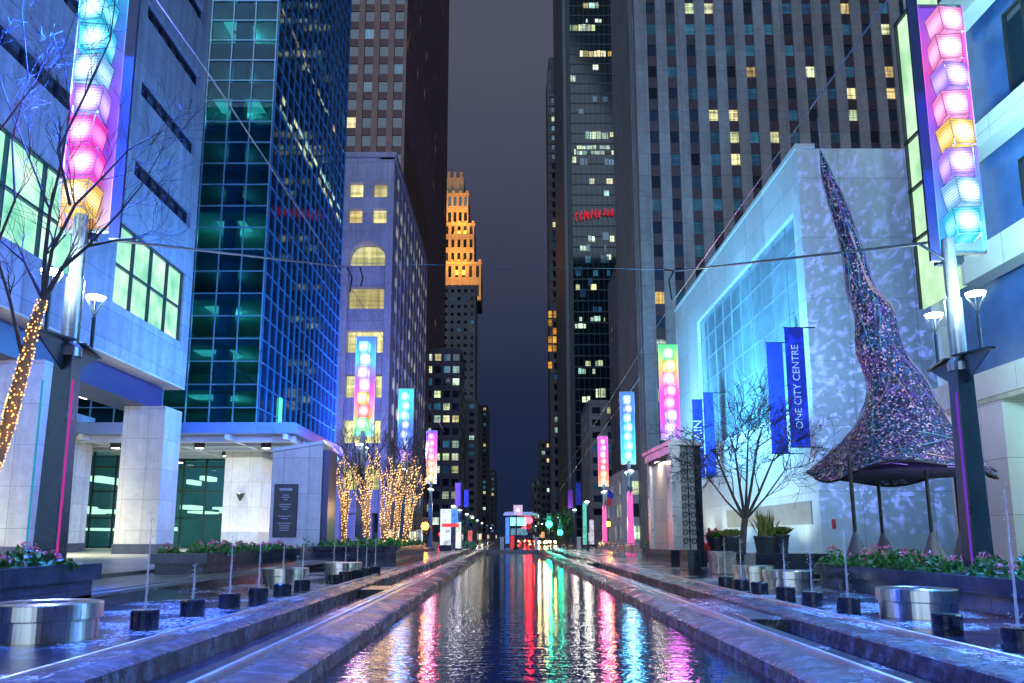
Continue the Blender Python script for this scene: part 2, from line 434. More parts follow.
def mk_leaf(name, cols):
    t = NT(name); g = t.n('ShaderNodeNewGeometry')
    c = t.ramp(g.outputs['Random Per Island'], [(i/(len(cols)-1), k) for i, k in enumerate(cols)])
    b = t.bsdf(c, .45); return t.done(b)
M['leaf'] = mk_leaf('green_leaves', [(.012,.07,.012), (.03,.17,.025), (.05,.26,.04), (.08,.30,.07)])
M['leaf_grey'] = mk_leaf('pale_dusty_leaves', [(.05,.12,.05), (.12,.22,.14), (.25,.32,.26)])
M['flower'] = mk_leaf('pink_petals', [(.75,.08,.22), (.85,.25,.42), (.9,.5,.6), (.6,.02,.06)])
M['grass_spike'] = mk_leaf('yellow_green_blades', [(.10,.16,.03), (.25,.30,.06), (.32,.30,.10)])

# ------------------------------------------------------------------ lamps
def lamp(name, typ, loc, energy, col=(1,1,1), size=.3, aim=None, parent=None, spot=70, blend=.5, sx=None):
    d = bpy.data.lights.new(name, typ); d.energy = energy; d.color = col
    if typ == 'AREA':
        d.size = size
        if sx: d.shape = 'RECTANGLE'; d.size = sx[0]; d.size_y = sx[1]
    elif typ == 'SUN': d.angle = size
    else: d.shadow_soft_size = size
    if typ == 'SPOT': d.spot_size = R(spot); d.spot_blend = blend
    o = bpy.data.objects.new(name, d); COL.objects.link(o)
    if typ == 'AREA' and name in ('arcade_lamp', 'canopy_lamp', 'lobby_lamp', 'soffit_lamp'): d.spread = R(95)
    loc = Vector(loc)
    if aim is not None:
        o.rotation_euler = (Vector(aim) - loc).to_track_quat('-Z', 'Y').to_euler()
    if parent: o.parent = parent; loc = loc - wloc(parent)
    o.location = loc
    return o

# world: night sky of a cloud deck lit by the city
SUN_EL, SUN_AZ = R(17), R(196)
w = bpy.data.worlds.new('World'); sc.world = w; w.use_nodes = True
nt = w.node_tree; nt.nodes.clear()
wo = nt.nodes.new('ShaderNodeOutputWorld'); bg = nt.nodes.new('ShaderNodeBackground')
sky = nt.nodes.new('ShaderNodeTexSky'); sky.sky_type = 'NISHITA'; sky.sun_disc = False
sky.sun_elevation = R(-4); sky.sun_rotation = SUN_AZ; sky.air_density = 1.5; sky.dust_density = 3
tc = nt.nodes.new('ShaderNodeTexCoord'); sp = nt.nodes.new('ShaderNodeSeparateXYZ'); nt.links.new(tc.outputs['Generated'], sp.inputs[0])
rp = nt.nodes.new('ShaderNodeValToRGB'); nt.links.new(sp.outputs[2], rp.inputs[0])
e = rp.color_ramp.elements; e[0].position = 0; e[0].color = (.045,.10,.28,1); e[1].position = .55; e[1].color = (.40,.42,.66,1)
m1 = e.new(.16); m1.color = (.075,.13,.34,1)
nz = nt.nodes.new('ShaderNodeTexNoise'); nz.inputs['Scale'].default_value = 2.2; nz.inputs['Detail'].default_value = 5; nt.links.new(tc.outputs['Generated'], nz.inputs['Vector'])
mx = nt.nodes.new('ShaderNodeMix'); mx.data_type = 'RGBA'; mx.blend_type = 'MULTIPLY'; mx.inputs[0].default_value = .35
nt.links.new(rp.outputs[0], mx.inputs[6]); nt.links.new(nz.outputs[0], mx.inputs[7])
ad = nt.nodes.new('ShaderNodeMix'); ad.data_type = 'RGBA'; ad.blend_type = 'ADD'; ad.inputs[0].default_value = 1
nt.links.new(mx.outputs[2], ad.inputs[6]); nt.links.new(sky.outputs[0], ad.inputs[7])
nt.links.new(ad.outputs[2], bg.inputs[0]); bg.inputs[1].default_value = .15
nt.links.new(bg.outputs[0], wo.inputs[0])
sun = lamp('city_glow_sun', 'SUN', (0,-20,60), .85, (.56,.76,1.0), R(50))
sun.rotation_euler = Vector((math.sin(SUN_AZ)*-math.cos(SUN_EL), -math.cos(SUN_AZ)*math.cos(SUN_EL), -math.sin(SUN_EL))).to_track_quat('-Z','Y').to_euler()

sc.view_settings.view_transform = 'Standard'; sc.view_settings.look = 'None'
sc.view_settings.exposure = .6; sc.view_settings.gamma = 1
sc.render.engine = 'CYCLES'
sc.cycles.use_denoising = True
sc.cycles.max_bounces = 6; sc.cycles.diffuse_bounces = 2; sc.cycles.glossy_bounces = 3; sc.cycles.transparent_max_bounces = 12
sc.cycles.sample_clamp_indirect = 4; sc.cycles.sample_clamp_direct = 0
sc.cycles.caustics_reflective = False; sc.cycles.caustics_refractive = False
sc.cycles.use_light_tree = True

# ================================================================== THE GROUND
PL, PR = -2.74, 3.76           # pool edges
POOL_END = 101.0
YN = 2.0
struct('ground', MB().quad((-900,-60,-.6),(900,-60,-.6),(900,2500,-.6),(-900,2500,-.6)), M['asphalt'])
struct('pool_water', MB().quad((PL-.02,YN-1,-.4),(PR+.02,YN-1,-.4),(PR+.02,POOL_END,-.4),(PL-.02,POOL_END,-.4)), M['water'])

def strip(prof, y0, y1, step, jit, seed):
    """extrude an (x,z) profile along the street, roughening the points flagged in jit"""
    rnd = random.Random(seed); mb = MB(); n = max(2, int((y1-y0)/step)); k = len(prof); vs = []
    for i in range(n+1):
        y = y0 + (y1-y0)*i/n
        for j, (x, z) in enumerate(prof):
            a = jit[j]
            vs.append((x + rnd.uniform(-a, a), y, z + rnd.uniform(-a, a)*.6))
    fs = [(i*k+j, i*k+j+1, (i+1)*k+j+1, (i+1)*k+j) for i in range(n) for j in range(k-1)]
    mb.add(vs, fs); return mb

def kerb(s, xa, za, xb, zb, xc, zc, zfoot, y0, y1, seed):
    """rough stone kerb: foot, face, chamfer, top back edge; s=-1 left, +1 right of the pool"""
    return strip([(xa, zfoot), (xa, za-.02), (xa+s*.05, za+.01), (xa+s*(abs(xb-xa)*.55), (za+zb)/2+.015), (xb, zb), (xc, zc), (xc, zfoot)], y0, y1, .22,
                 [0, .005, .010, .012, .006, 0, 0], seed)
struct('pool_kerb', kerb(-1, PL, -.17, -3.40, -.085, -3.44, -.085, -.6, YN, POOL_END, 1), M['kerb'], smooth=False)
struct('pool_kerb', kerb(1, PR, -.18, 4.30, -.085, 4.34, -.085, -.6, YN, POOL_END, 2), M['kerb'])
struct('terrace_kerb', kerb(-1, -4.82, .0, -5.14, .045, -5.18, .045, -.6, YN, POOL_END, 3), M['kerb'])
struct('terrace_kerb', kerb(1, 5.72, .0, 6.14, .045, 6.18, .045, -.6, YN, POOL_END, 4), M['kerb'])
# track slabs and channels
struct('track_slab', MB().box((-3.98,YN,-.6),(-3.44,POOL_END,-.088)), M['track_wet'])
struct('track_slab', MB().box((4.34,YN,-.6),(4.98,POOL_END,-.088)), M['track_wet'])
struct('channel_water', MB().quad((-4.83,YN,-.30),(-3.97,YN,-.30),(-3.97,POOL_END,-.30),(-4.83,POOL_END,-.30)), M['water_thin'])
struct('channel_water', MB().quad((4.97,YN,-.30),(5.73,YN,-.30),(5.73,POOL_END,-.30),(4.97,POOL_END,-.30)), M['water_thin'])
struct('crossing_slab', MB().box((-4.81,26.5,-.6),(-3.99,28.5,-.07)), M['track_wet'], bevel=.03)
struct('crossing_slab', MB().box((4.99,16.9,-.6),(6.3,22.5,-.055)), M['track_wet'], bevel=.03)
struct('crossing_slab', MB().box((4.99,52,-.6),(5.71,60,-.055)), M['track_wet'], bevel=.03)
# terraces with the jets, raised left plaza, right plaza
TL = -5.16; TR = 6.16
struct('fountain_terrace', MB().box((-9.05,YN,-.5),(TL,POOL_END,.04)), M['terrace_wet'])
struct('fountain_terrace', MB().box((TR,YN,-.5),(60,POOL_END,.04)), M['terrace_wet'])
struct('low_wall', MB().box((-9.34,YN,-.5),(-9.05,POOL_END,.30)), M['granite_black'])
struct('wall_ledge', MB().box((-9.36,YN,.303),(-9.02,POOL_END,.37)), M['paving'])
struct('plaza', MB().box((-12.0,YN,-.5),(-9.35,POOL_END,.40)).box((-80,YN,-.5),(-12.0,POOL_END,.52)), M['paving'])
struct('plaza', MB().box((13.6,YN,.03),(90,POOL_END,.16)), M['paving'])
for x, z in ((-3.66,-.088), (-5.55,.04), (4.62,-.088), (6.62,.04)):
    mb = MB(); mb.box((x-.035,YN,z-.02),(x+.035,POOL_END,z+.035))
    o = obj('rail', mb, M['rail']); o['kind'] = 'structure'
    g = MB().box((x+.05*(1 if x > 0 else -1),YN,z-.01),(x+.12*(1 if x > 0 else -1),POOL_END,z+.006))
    o = obj('rail_groove', g, M['black'], o); o['kind'] = 'structure'
struct('pool_end_wall', MB().box((PL-.1,POOL_END,-.5),(PR+.1,POOL_END+.7,.02)), M['granite_wet'])
# the street beyond the square
struct('street', MB().box((-10.5,POOL_END+.7,-.5),(11.5,900,.0)), M['sidewalk'])
struct('pavement', MB().box((-60,POOL_END,-.5),(-10.5,900,.13)).box((11.5,POOL_END,-.5),(60,900,.13)), M['sidewalk'])
struct('cross_street', MB().box((-200,110,-.3),(-10.6,136,.14)).box((11.6,110,-.3),(200,124,.14)), M['asphalt'])
for x in (-3.66,-5.55,4.62,6.62):
    o = obj('rail', MB().box((x-.05,POOL_END+.7,-.02),(x+.05,700,.025)), M['rail']); o['kind'] = 'structure'

# ================================================================== BUILDINGS
class Face:
    """a facade plane: u along it, d outward"""
    def __init__(s, axis, c, sign): s.axis, s.c, s.sign = axis, c, sign
    def p(s, u, d, z):
        return (u, s.c + s.sign*d, z) if s.axis == 'y' else (s.c + s.sign*d, u, z)
    def box(s, mb, u0, u1, z0, z1, d0, d1, mi=0): return mb.box(s.p(u0,d0,z0), s.p(u1,d1,z1), mi)

def grid(face, mb, u0, u1, z0, z1, nc, nr, ww, wh, depth, spand=None, sd=0.15, zoff=.5):
    """real openings: full-height piers plus spandrels; returns window centres (u,z)"""
    cw = (u1-u0)/nc; rh = (z1-z0)/nr; out = []
    for i in range(nc+1):
        a = u0 + i*cw - (cw-ww)/2; b = u0 + i*cw + (cw-ww)/2
        face.box(mb, max(a,u0), min(b,u1), z0, z1, -depth, 0)
    tgt = spand if spand is not None else mb
    for i in range(nc):
        ua = u0 + i*cw + (cw-ww)/2; ub = ua + ww
        for j in range(nr+1):
            za = z0 + (j-1)*rh + (rh-wh)*zoff + wh; zb = z0 + j*rh + (rh-wh)*zoff
            za = max(za, z0); zb = min(zb, z1)
            if j == nr: za = z0 + (j-1)*rh + (rh-wh)*zoff + wh; zb = z1
            if zb - za > .02: face.box(tgt, ua, ub, za, zb, -depth, -sd)
            if j < nr: out.append(((ua+ub)/2, z0 + j*rh + (rh-wh)*zoff + wh/2))
    return out

_wm = {}
def win_mesh(axis, ww, wh, m, frame=None):
    k = (axis, round(ww,3), round(wh,3), m.name, bool(frame))
    if k not in _wm:
        mb = MB(); t = .06
        if axis == 'y': mb.box((-ww/2,-t,-wh/2),(ww/2,t,wh/2))
        else: mb.box((-t,-ww/2,-wh/2),(t,ww/2,wh/2))
        mats = [m]
        if frame:
            mats.append(frame)
            def bar(u0,u1,z0,z1):
                if axis == 'y': mb.box((u0,-t-.05,z0),(u1,t+.05,z1),1)
                else: mb.box((-t-.05,u0,z0),(t+.05,u1,z1),1)
            bar(-.05,.05,-wh/2,wh/2); bar(-ww/2,ww/2,wh*.18,wh*.18+.08)
        _wm[k] = mb.mesh('window', mats)
    return _wm[k]

def windows(root, face, items, ww, wh, depth, frame=None, limit=100, count=[0]):
    """items: (u, z, material). the largest in the frame become parts, the rest one part of kind stuff"""
    sc_ = []
    for (u, z, m) in items:
        p = face.p(u, -depth, z); px, py, zc = proj(p)
        vis = -15 < px < 1039 and -15 < py < 700
        sc_.append((0 if vis else 1, zc, u, z, m))
    sc_.sort(key=lambda a: a[:2])
    base = wloc(root)
    for i, (nv, zc, u, z, m) in enumerate(sc_[:limit]):
        if nv: break
        o = bpy.data.objects.new('window', win_mesh(face.axis, ww, wh, m, frame)); COL.objects.link(o)
        o.parent = root; o.location = Vector(face.p(u, -depth, z)) - base
    rest = [a for i, a in enumerate(sc_) if i >= limit and not a[0]]
    if rest:
        ms = []; mb = MB(); t = .06
        for nv, zc, u, z, m in rest:
            if m not in ms: ms.append(m)
            face.box(mb, u-ww/2, u+ww/2, z-wh/2, z+wh/2, -depth-t, -depth+t, ms.index(m))
        o = obj('window', mb, ms, root); o['kind'] = 'stuff'; o['label'] = 'remaining small windows of the facade'

def pick(rnd, table):
    x = rnd.random(); s = 0
    for m, p in table:
        s += p
        if x < s: return m
    return table[-1][0]

def shopfronts(root, fc, u0, u1, rnd, step=6.0):
    n = max(2, int((u1-u0)/step)); w_ = (u1-u0)/n
    for i in range(n):
        if rnd.random() < .85:
            m = pick(rnd, [(SHOP[0],.4),(SHOP[1],.35),(SHOP[2],.25)])
            o = obj('shop_window', fc.box(MB(), u0+i*w_+.6, u0+(i+1)*w_-.6, .5, rnd.uniform(2.8,3.6), .01, .06), m, root)
            obj('sign_band', fc.box(MB(), u0+i*w_+.5, u0+(i+1)*w_-.5, 3.7, 4.2, .01, .3), M['mullion_dark'], o)

def block(name, label, x0, x1, y0, y1, h, wall, faces, table, seed, cat='building', group=None, cap=True, z0=0, spm=None):
    """generic building; faces = list of (kind, nc, nr, ww_frac, wh_frac, depth, z_from)"""
    rnd = random.Random(seed)
    root = thing(name, label, cat, ((x0+x1)/2, (y0+y1)/2, z0), group)
    mb = MB(); ins = .9; shops = []; SPB = MB()
    mb.box((x0+ins, y0+ins, z0), (x1-ins, y1-ins, h-.5))
    mb.box((x0, y0, h-1.2), (x1, y1, h)) if cap else None
    allw = []
    for (kind, nc, nr, wf, hf, dep, zf) in faces:
        if kind == 'front': fc = Face('y', y0, -1); u0, u1 = x0, x1
        elif kind == 'right': fc = Face('x', x1, 1); u0, u1 = y0, y1
        else: fc = Face('x', x0, -1); u0, u1 = y0, y1
        zt = h-1.2
        if kind != 'front': u0 += .92
        ws = grid(fc, mb, u0, u1, zf, zt, nc, nr, (u1-u0)/nc*wf, (zt-zf)/nr*hf, .9 if dep < .9 else dep, spand=SPB if spm else None, sd=.35 if spm else .15)
        if zf > z0 + .1: fc.box(mb, u0, u1, z0, zf, -.9, 0)
        if kind != 'front' and zf > 3.5: shops.append((fc, u0, u1))
        windows(root, fc, [(u, z, pick(rnd, table)) for u, z in ws], (u1-u0)/nc*wf, (zt-zf)/nr*hf, dep, limit=100//len(faces))
    mb.add(SPB.v, SPB.f, 1)
    obj('wall', mb, [wall, spm] if spm else wall, root)
    for fc, u0, u1 in shops: shopfronts(root, fc, u0, u1, rnd)
    return root

# ---------------------------------------------------------------- left stone office building over an arcade
FL = -22.7
b = thing('office_building', 'blue-lit stone office building over an arcade, with mint-lit windows, at far left', 'building', (-30, 45, .52))
yA, yB = 14.0, 55.3
fs = Face('x', FL, 1)
mb = MB()
zs = 11.9                                    # underside of the overhang
slots = [(20.9, 21.9+.15), (26.0, 27.1), (31.2, 32.3), (36.4, 37.5), (41.6, 42.7)]
zones = [(zs, 14.9), (19.9, 24.0), ]
# lit strip windows z 14.9-19.9, split by a solid pier; dark ribbon windows above
segs = [(16.0, 40.2), (44.3, 54.0)]
ribs = [(23.3, 24.5), (28.6, 29.8), (33.9, 35.1), (39.2, 40.4), (44.6, 45.8)]
sol = [(zs, 14.9)]
zprev = 19.9
for a, c in ribs: sol.append((zprev, a)); zprev = c
sol.append((zprev, 52))
for a, c in sol: fs.box(mb, yA, yB, a, c, -1.0, 0)
for (a, c) in [(14.9, 19.9)] + ribs:
    sg = segs if a < 19 else [(16.0, 40.6), (45.6, 54.2)]
    ed = [yA] + [v for s_ in sg for v in s_] + [yB]
    for i in range(0, len(ed), 2): fs.box(mb, ed[i], ed[i+1], a, c, -1.0, 0)
mb.box((-60, yA, zs), (FL-1.0, yB-.9, 52)); mb.box((-60, yB-.9, zs), (FL-1.0, yB, 52))
obj('wall', mb, M['stone_left'], b)
for (a, c) in segs:
    nw = 8 if c-a > 12 else 4
    o = obj('window', (lambda k: fs.box(k, a, c, 14.9, 19.9, -.45, -.35))(MB()), M['win_mint'], b, label='mint green lit strip window')
    fr = MB(); n = nw
    for i in range(n+1):
        u = a + (c-a)*i/n; fs.box(fr, u-.06, u+.06, 14.9, 19.9, -.34, -.15)
    for z in (14.9, 17.3, 19.8): fs.box(fr, a, c, z-.02, z+.1, -.33, -.14)
    obj('frame', fr, M['mint_dark'], o)
for (a, c) in ribs:
    for (u0, u1) in [(16.0, 40.6), (45.6, 54.2)]:
        o = obj('window', fs.box(MB(), u0, u1, a, c, -.55, -.45), M['glass_dark'], b, label='dark narrow ribbon window')
        fr = MB()
        n = int((u1-u0)/1.4)
        for i in range(n+1):
            u = u0 + (u1-u0)*i/n; fs.box(fr, u-.04, u+.04, a, c, -.44, -.3)
        fs.box(fr, u0, u1, a, a+.06, -.443, -.29); fs.box(fr, u0, u1, c-.06, c, -.443, -.29)
        obj('frame', fr, M['mullion_dark'], o)
# soffit, recessed beam and arcade columns
obj('soffit', MB().box((-60, yA, zs-.12), (FL-.02, yB-.02, zs-.004)), M['soffit'], b)
obj('beam', MB().box((-26.6, yA, 10.2), (-24.0, yB-.6, zs-.13)), M['soffit_blue'], b)
for y0, y1 in ((24.0, 26.8), (38.4, 41.3), (52.5, 55.2)):
    c = MB().box((-25.5, y0, .5), (FL-.05, y1, 10.19)); c2 = MB().box((-25.56, y0-.06, .5), (FL+.0, y1+.06, 1.15))
    o = obj('column', c, M['stone_col'], b); obj('plinth', c2, M['granite_wet'], o)
for y0, y1 in ((47.0, 49.4), (58.5, 61.0), (36.0, 38.5)):
    o = obj('column', MB().box((-34.5, y0, .5), (-31.8, y1, 10.6)), M['stone_col'], b)
    obj('plinth', MB().box((-34.55, y0-.06, .5), (-31.75, y1+.06, 1.15)), M['granite_wet'], o)
# lobby back wall with warm windows
lob = obj('lobby_wall', MB().box((-44, 20, .5), (-43.5, 70, 11)), M['soffit'], b)
for k, y in enumerate((40, 47, 54, 61)):
    obj('window', MB().box((-43.46, y, 1.5), (-43.4, y+4, 8)), M['win_warm'], b)
obj('ceiling_lamp', MB().box((-33, 22, 10.9), (-32.4, 54, 11.0)).box((-29, 22, 10.9), (-28.6, 54, 11.0)), glow('arcade_light', (1,.93,.75), 3.0), b)
for y in (30, 45): lamp('arcade_lamp', 'AREA', (-29.5, y, 10.7), 4600, (1,.93,.60), 6, (-29.5, y, 0), b, sx=(5, 12))

# ---------------------------------------------------------------- left glass tower
b = thing('glass_tower', 'teal and blue glass curtain wall tower with lit floors, left of the street', 'tower', (-35, 85, .5))
TY0, TY1, TZ0, TZ1 = 71.6, 104.0, 11.0, 92.0
ff = Face('y', TY0, -1); fr_ = Face('x', FL, 1)
obj('curtain_wall', ff.box(MB(), -52, FL-.05, TZ0, TZ1, -.05, 0), M['glass_curtain'], b, label='teal see-through front glazing')
obj('curtain_wall', fr_.box(MB(), TY0+.1, TY1, TZ0, TZ1, -.05, 0), M['glass_side'], b, label='deep blue street side glazing')
mb = MB(); P = 2.15
n = 14
for i in range(n): ff.box(mb, FL-.06-i*P-.05, FL-.06-i*P+.05, TZ0, TZ1, 0, .12)
k = int((TZ1-TZ0)/P)
for j in range(k+1): ff.box(mb, -52, FL+.02, TZ0+j*P-.05, TZ0+j*P+.05, 0, .14)
obj('mullion_grid', mb, M['mullion'], b)
mb = MB()
m_ = int((TY1-TY0)/P)
for i in range(m_+1):
    u = TY0+.1 + (TY1-TY0-.1)*i/m_; fr_.box(mb, u-.05, u+.05, TZ0, TZ1, .0, .12)
for j in range(k+1): fr_.box(mb, TY0-.1, TY1, TZ0+j*P-.05, TZ0+j*P+.05, 0, .1)
obj('mullion_grid', mb, pbr('blue_aluminium_mullion', (.05,.27,.44), .3, metal=.2), b)
# interior floors, columns and ceiling lights behind the front glazing
mb = MB()
for j in range(0, k, 2):
    z = TZ0 + j*P; mb.box((-52, TY0+.5, z-.45), (FL-.5, TY0+14, z))
mb.box((-52, TY0+14, TZ0), (FL-.5, TY0+14.3, TZ1))
obj('floor_slab', mb, pbr('interior_teal_white', (.30,.46,.46), .6), b)
obj('interior_column', MB().box((-27.6, TY0+2.2, TZ0), (-26.4, TY0+3.4, TZ1)).box((-36, TY0+3, TZ0), (-35, TY0+4, TZ1)), pbr('interior_column_paint', (.4,.55,.55), .6), b)
mb = MB()
for j in range(1, k//2):
    a = Vector((-23.5, TY0+4, TZ0+j*2*P+.1)); q = Vector((-35, TY0+4, TZ0+(j+2)*2*P+.1))
    if j % 2: mb.tube([a, q], .22, 5)
obj('brace', mb, pbr('brace_paint', (.3,.42,.45), .5), b)
ceil = glow('teal_ceiling_glow', (.16,.75,.62), .9, .5, .4)
rnd = random.Random(3)
for j in range(0, k//2-1):
    z = TZ0 + (j+1)*2*P - .5
    w0 = rnd.uniform(-31, -28); on = j in (0, 1, 2, 4, 7, 9)
    if on:
        o = obj('ceiling_light', MB().box((w0, TY0+2.5, z-.06), (w0+rnd.uniform(2, 5), TY0+5, z)), ceil, b)
        lamp('floor_lamp', 'POINT', (-27.5, TY0+5, z-.8), 260, (.25,1,.8), .4, None, b)
    else: lamp('floor_lamp', 'POINT', (-28, TY0+6, z-1), 60, (.25,.8,1), .4, None, b)
# white curved stair volume seen inside the high floors
mb = MB(); pts = [at(250, 22, TY0+2.2), at(252, 45, TY0+2.2), at(262, 62, TY0+2.2), at(276, 70, TY0+2.2), at(275, 78, TY0+2.2), at(258, 76, TY0+2.2), at(250, 62, TY0+2.2), at(247, 40, TY0+2.2)]
mb.prism(pts, (0, .8, 0))
obj('interior_stair', mb, pbr('stair_white_paint', (.75,.72,.6), .5), b)
# lit bands on the street side
LIT = {}
def litpiece(root, p, q, m):
    """each lit pane is a window of its own; past the hundredth they gather in one stuff part"""
    d = LIT.setdefault(root.name, [0, {}]); d[0] += 1
    if d[0] <= 96: obj('window', MB().box(p, q), m, root)
    else: d[1].setdefault(m.name, (MB(), m))[0].box(p, q)
def litrest(root):
    ms, mb = [], MB()
    for n_, (k, m) in LIT.get(root.name, [0, {}])[1].items():
        mb.add(k.v, k.f, len(ms)); ms.append(m)
    if ms:
        o = obj('window', mb, ms, root); o['kind'] = 'stuff'; o['label'] = 'remaining small lit windows'
def litband(y0px, y1px, u0, u1, m, dens, seed):
    rnd = random.Random(seed); z0 = onx(300, y1px, FL).z; z1 = onx(300, y0px, FL).z
    u = u0
    while u < u1:
        wd = rnd.uniform(.5, 1.5)
        if rnd.random() < dens: litpiece(b, fr_.p(u, .004, z0+rnd.uniform(0,.3)), fr_.p(min(u+wd, u1), .03, z1-rnd.uniform(0,.6)), m)
        u += wd + .25
litband(46, 52, TY0+1, TY1-1, M['win_warm'], .75, 5)
litband(126, 136, TY0+1, TY1-1, M['win_green'], .75, 6)
litband(141, 149, TY0+1, TY1-1, M['win_green'], .75, 8)
litband(0, 20, TY0+14, TY1-1, M['win_dim'], .4, 9)
litrest(b)
# small green sign glow on the corner low down, building core
obj('green_lamp', fr_.box(MB(), 78, 78.9, 12.2, 15.2, .05, .15), glow('green_sign_glow', (.1,1,.55), 1.3, .3, 2), b)
obj('core', MB().box((-52, TY0+14.4, .5), (FL-1.2, TY1, TZ1)), M['dark_stone'], b)
# base: soffit, fascia
obj('fascia', MB().box((-52, TY0-.3, 10.1), (FL+.35, TY1, 10.98)), M['canopy'], b)
# lobby glazing and lit interior under the tower
lg = obj('lobby_glazing', MB().box((-46, 73.0, .6), (-22.95, 73.1, 10.0)), M['glass_lobby'], b)
mb = MB()
for i in range(12): mb.box((-46+i*2.05, 72.86, .6), (-46+i*2.05+.14, 73.0, 10.0))
for z in (3.2, 5.6, 7.8): mb.box((-46, 72.85, z), (-22.95, 73.0, z+.16))
obj('glazing_frame', mb, M['mint_dark'], lg)
mb = MB(); rnd = random.Random(11)
for i in range(26):
    x = rnd.uniform(-44, -24); z = rnd.choice([3.9, 4.3, 6.8, 7.2, 2.2])
    mb.box((x, 76+rnd.uniform(0,6), z), (x+rnd.uniform(.3,1.6), 82.5, z+rnd.uniform(.2,.6)))
obj('lobby_lights', mb, glow('lobby_light_fittings', (1,.9,.7), 1.6), b)
obj('lobby_back', MB().box((-46, 84.5, .6), (-22.9, 84.8, 10)), pbr('lobby_wall_teal', (.08,.22,.25), .5), b)
lamp('lobby_lamp', 'AREA', (-33, 78, 9.6), 420, (.6,1,.9), 6, (-36, 78, 0), b)

# porte-cochere canopy
b = thing('entrance_canopy', 'flat white entrance canopy with downlights in front of the glass tower', 'canopy', (-22, 62, .5))
mb = MB(); mb.box((-34, 57.0, 8.95), (-15.3, 74.5, 9.75))
obj('roof_slab', mb, pbr('blue_grey_canopy_metal', (.12,.2,.46), .3, var=.15), b, bevel=.05)
mb = MB()
for y in (58.2, 61.2, 64.2, 67.2, 70.2, 73.2): mb.box((-33.5, y, 8.45), (-15.6, y+.4, 8.945))
for x in (-31, -25.5, -20.4, -16.2): mb.box((x, 57.2, 8.55), (x+.35, 74.2, 8.94))
obj('roof_beam', mb, M['canopy'], b)
dl = glow('downlight_glow', (1,.95,.8), 9)
for x in (-29.5, -23.2, -18.2):
    for y in (59.9, 65.8, 71.8):
        o = obj('downlight', MB().lathe([(.36,0),(.42,.5)], (x, y, 8.2), 14), M['black'], b)
        obj('lens', MB().lathe([(.28,0),(.28,.02)], (x, y, 8.17), 14), dl, o)
for x in (-26, -19): lamp('canopy_lamp', 'AREA', (x, 65.5, 8.0), 1000, (.96,1,.82), 4, (x, 65.5, 0), b, sx=(7, 14))
lamp('canopy_up_lamp', 'AREA', (-22, 64, 2.0), 480, (.94,1,.9), 4, (-22, 64.01, 9), b, sx=(9, 12))  # added fill aimed up to brighten the canopy underside; no fixture
# round-the-corner columns holding the canopy
for (xa, xb, y0) in ((at(223,500,65).x, at(260,500,65).x, 65),):
    c = obj('column', MB().box((xa, y0, .5), (xb, y0+2.9, 8.5)), M['stone_col'], b)
    cx = (xa+xb)/2
    s_ = obj('sconce', MB().lathe([(.05,-.55),(.32,0),(.36,.05)], (cx, y0-.35, 5.0), 14), M['black'], c)
    lamp('sconce_lamp', 'SPOT', (cx, y0-.7, 5.0), 70, (1,1,.92), .15, (cx, y0-.1, 9), b, 95, .8)
# pier with the plaque
b = thing('stone_pier', 'tall pale stone pier bearing a dark directory plaque', 'pier', (-11.8, 46, .5))
xl, xr = at(271, 500, 45).x, at(321, 500, 45).x
mb = MB(); zt0, zt1 = at(271, 452, 45).z, at(321, 444, 45).z
mb.prism([(xl,45,.5),(xr,45,.5),(xr,45,zt1),(xl,45,zt0)], (0,2.4,0))
obj('shaft', mb, M['stone_col'], b)
mb = MB().prism([(xl-.05,44.9,zt0+.004),(xr+.05,44.9,zt1+.004),(xr+.05,44.9,zt1+.2),(xl-.05,44.9,zt0+.2)], (0,2.6,0))
obj('cap', mb, M['canopy'], b)
p0, p1 = at(272, 537, 44.9), at(298, 484, 44.9)
pl = obj('plaque', MB().box((p0.x,44.88,p0.z),(p1.x,44.995,p1.z)), M['bronze'], b, bevel=.02)
mb = MB(); rnd = random.Random(4); z = p1.z-.25
mb.box((p0.x+.3,44.865,z-.12),(p1.x-.3,44.879,z+.02)); z -= .35
while z > p0.z+.3:
    wd = rnd.uniform(.2,.85); cx = (p0.x+p1.x)/2
    if rnd.random() < .72: mb.box((cx-wd/2,44.868,z-.035),(cx+wd/2,44.879,z+.01))
    z -= .13
obj('engraved_lines', mb, M['letters_metal'], pl)
obj('side_panel', MB().box((xr+.004,45.2,.5),(xr+.35,47.2,zt1-.3)), M['soffit_blue'], b)

# ---------------------------------------------------------------- parking garage with the arch
GY0, GY1 = 150.0, 216.0
b = thing('garage_building', 'grey corner building with a tall arched opening and yellow-lit floors', 'building', (-40, 180, 0))
gz = onx(395, 155, FL).z
mb = MB(); ff = Face('y', GY0, -1); fr2 = Face('x', FL, 1)
x_at = lambda px, py: at(px, py, GY0)
mb.box((-90, GY0+3, 0), (FL-3, GY1, gz-1))
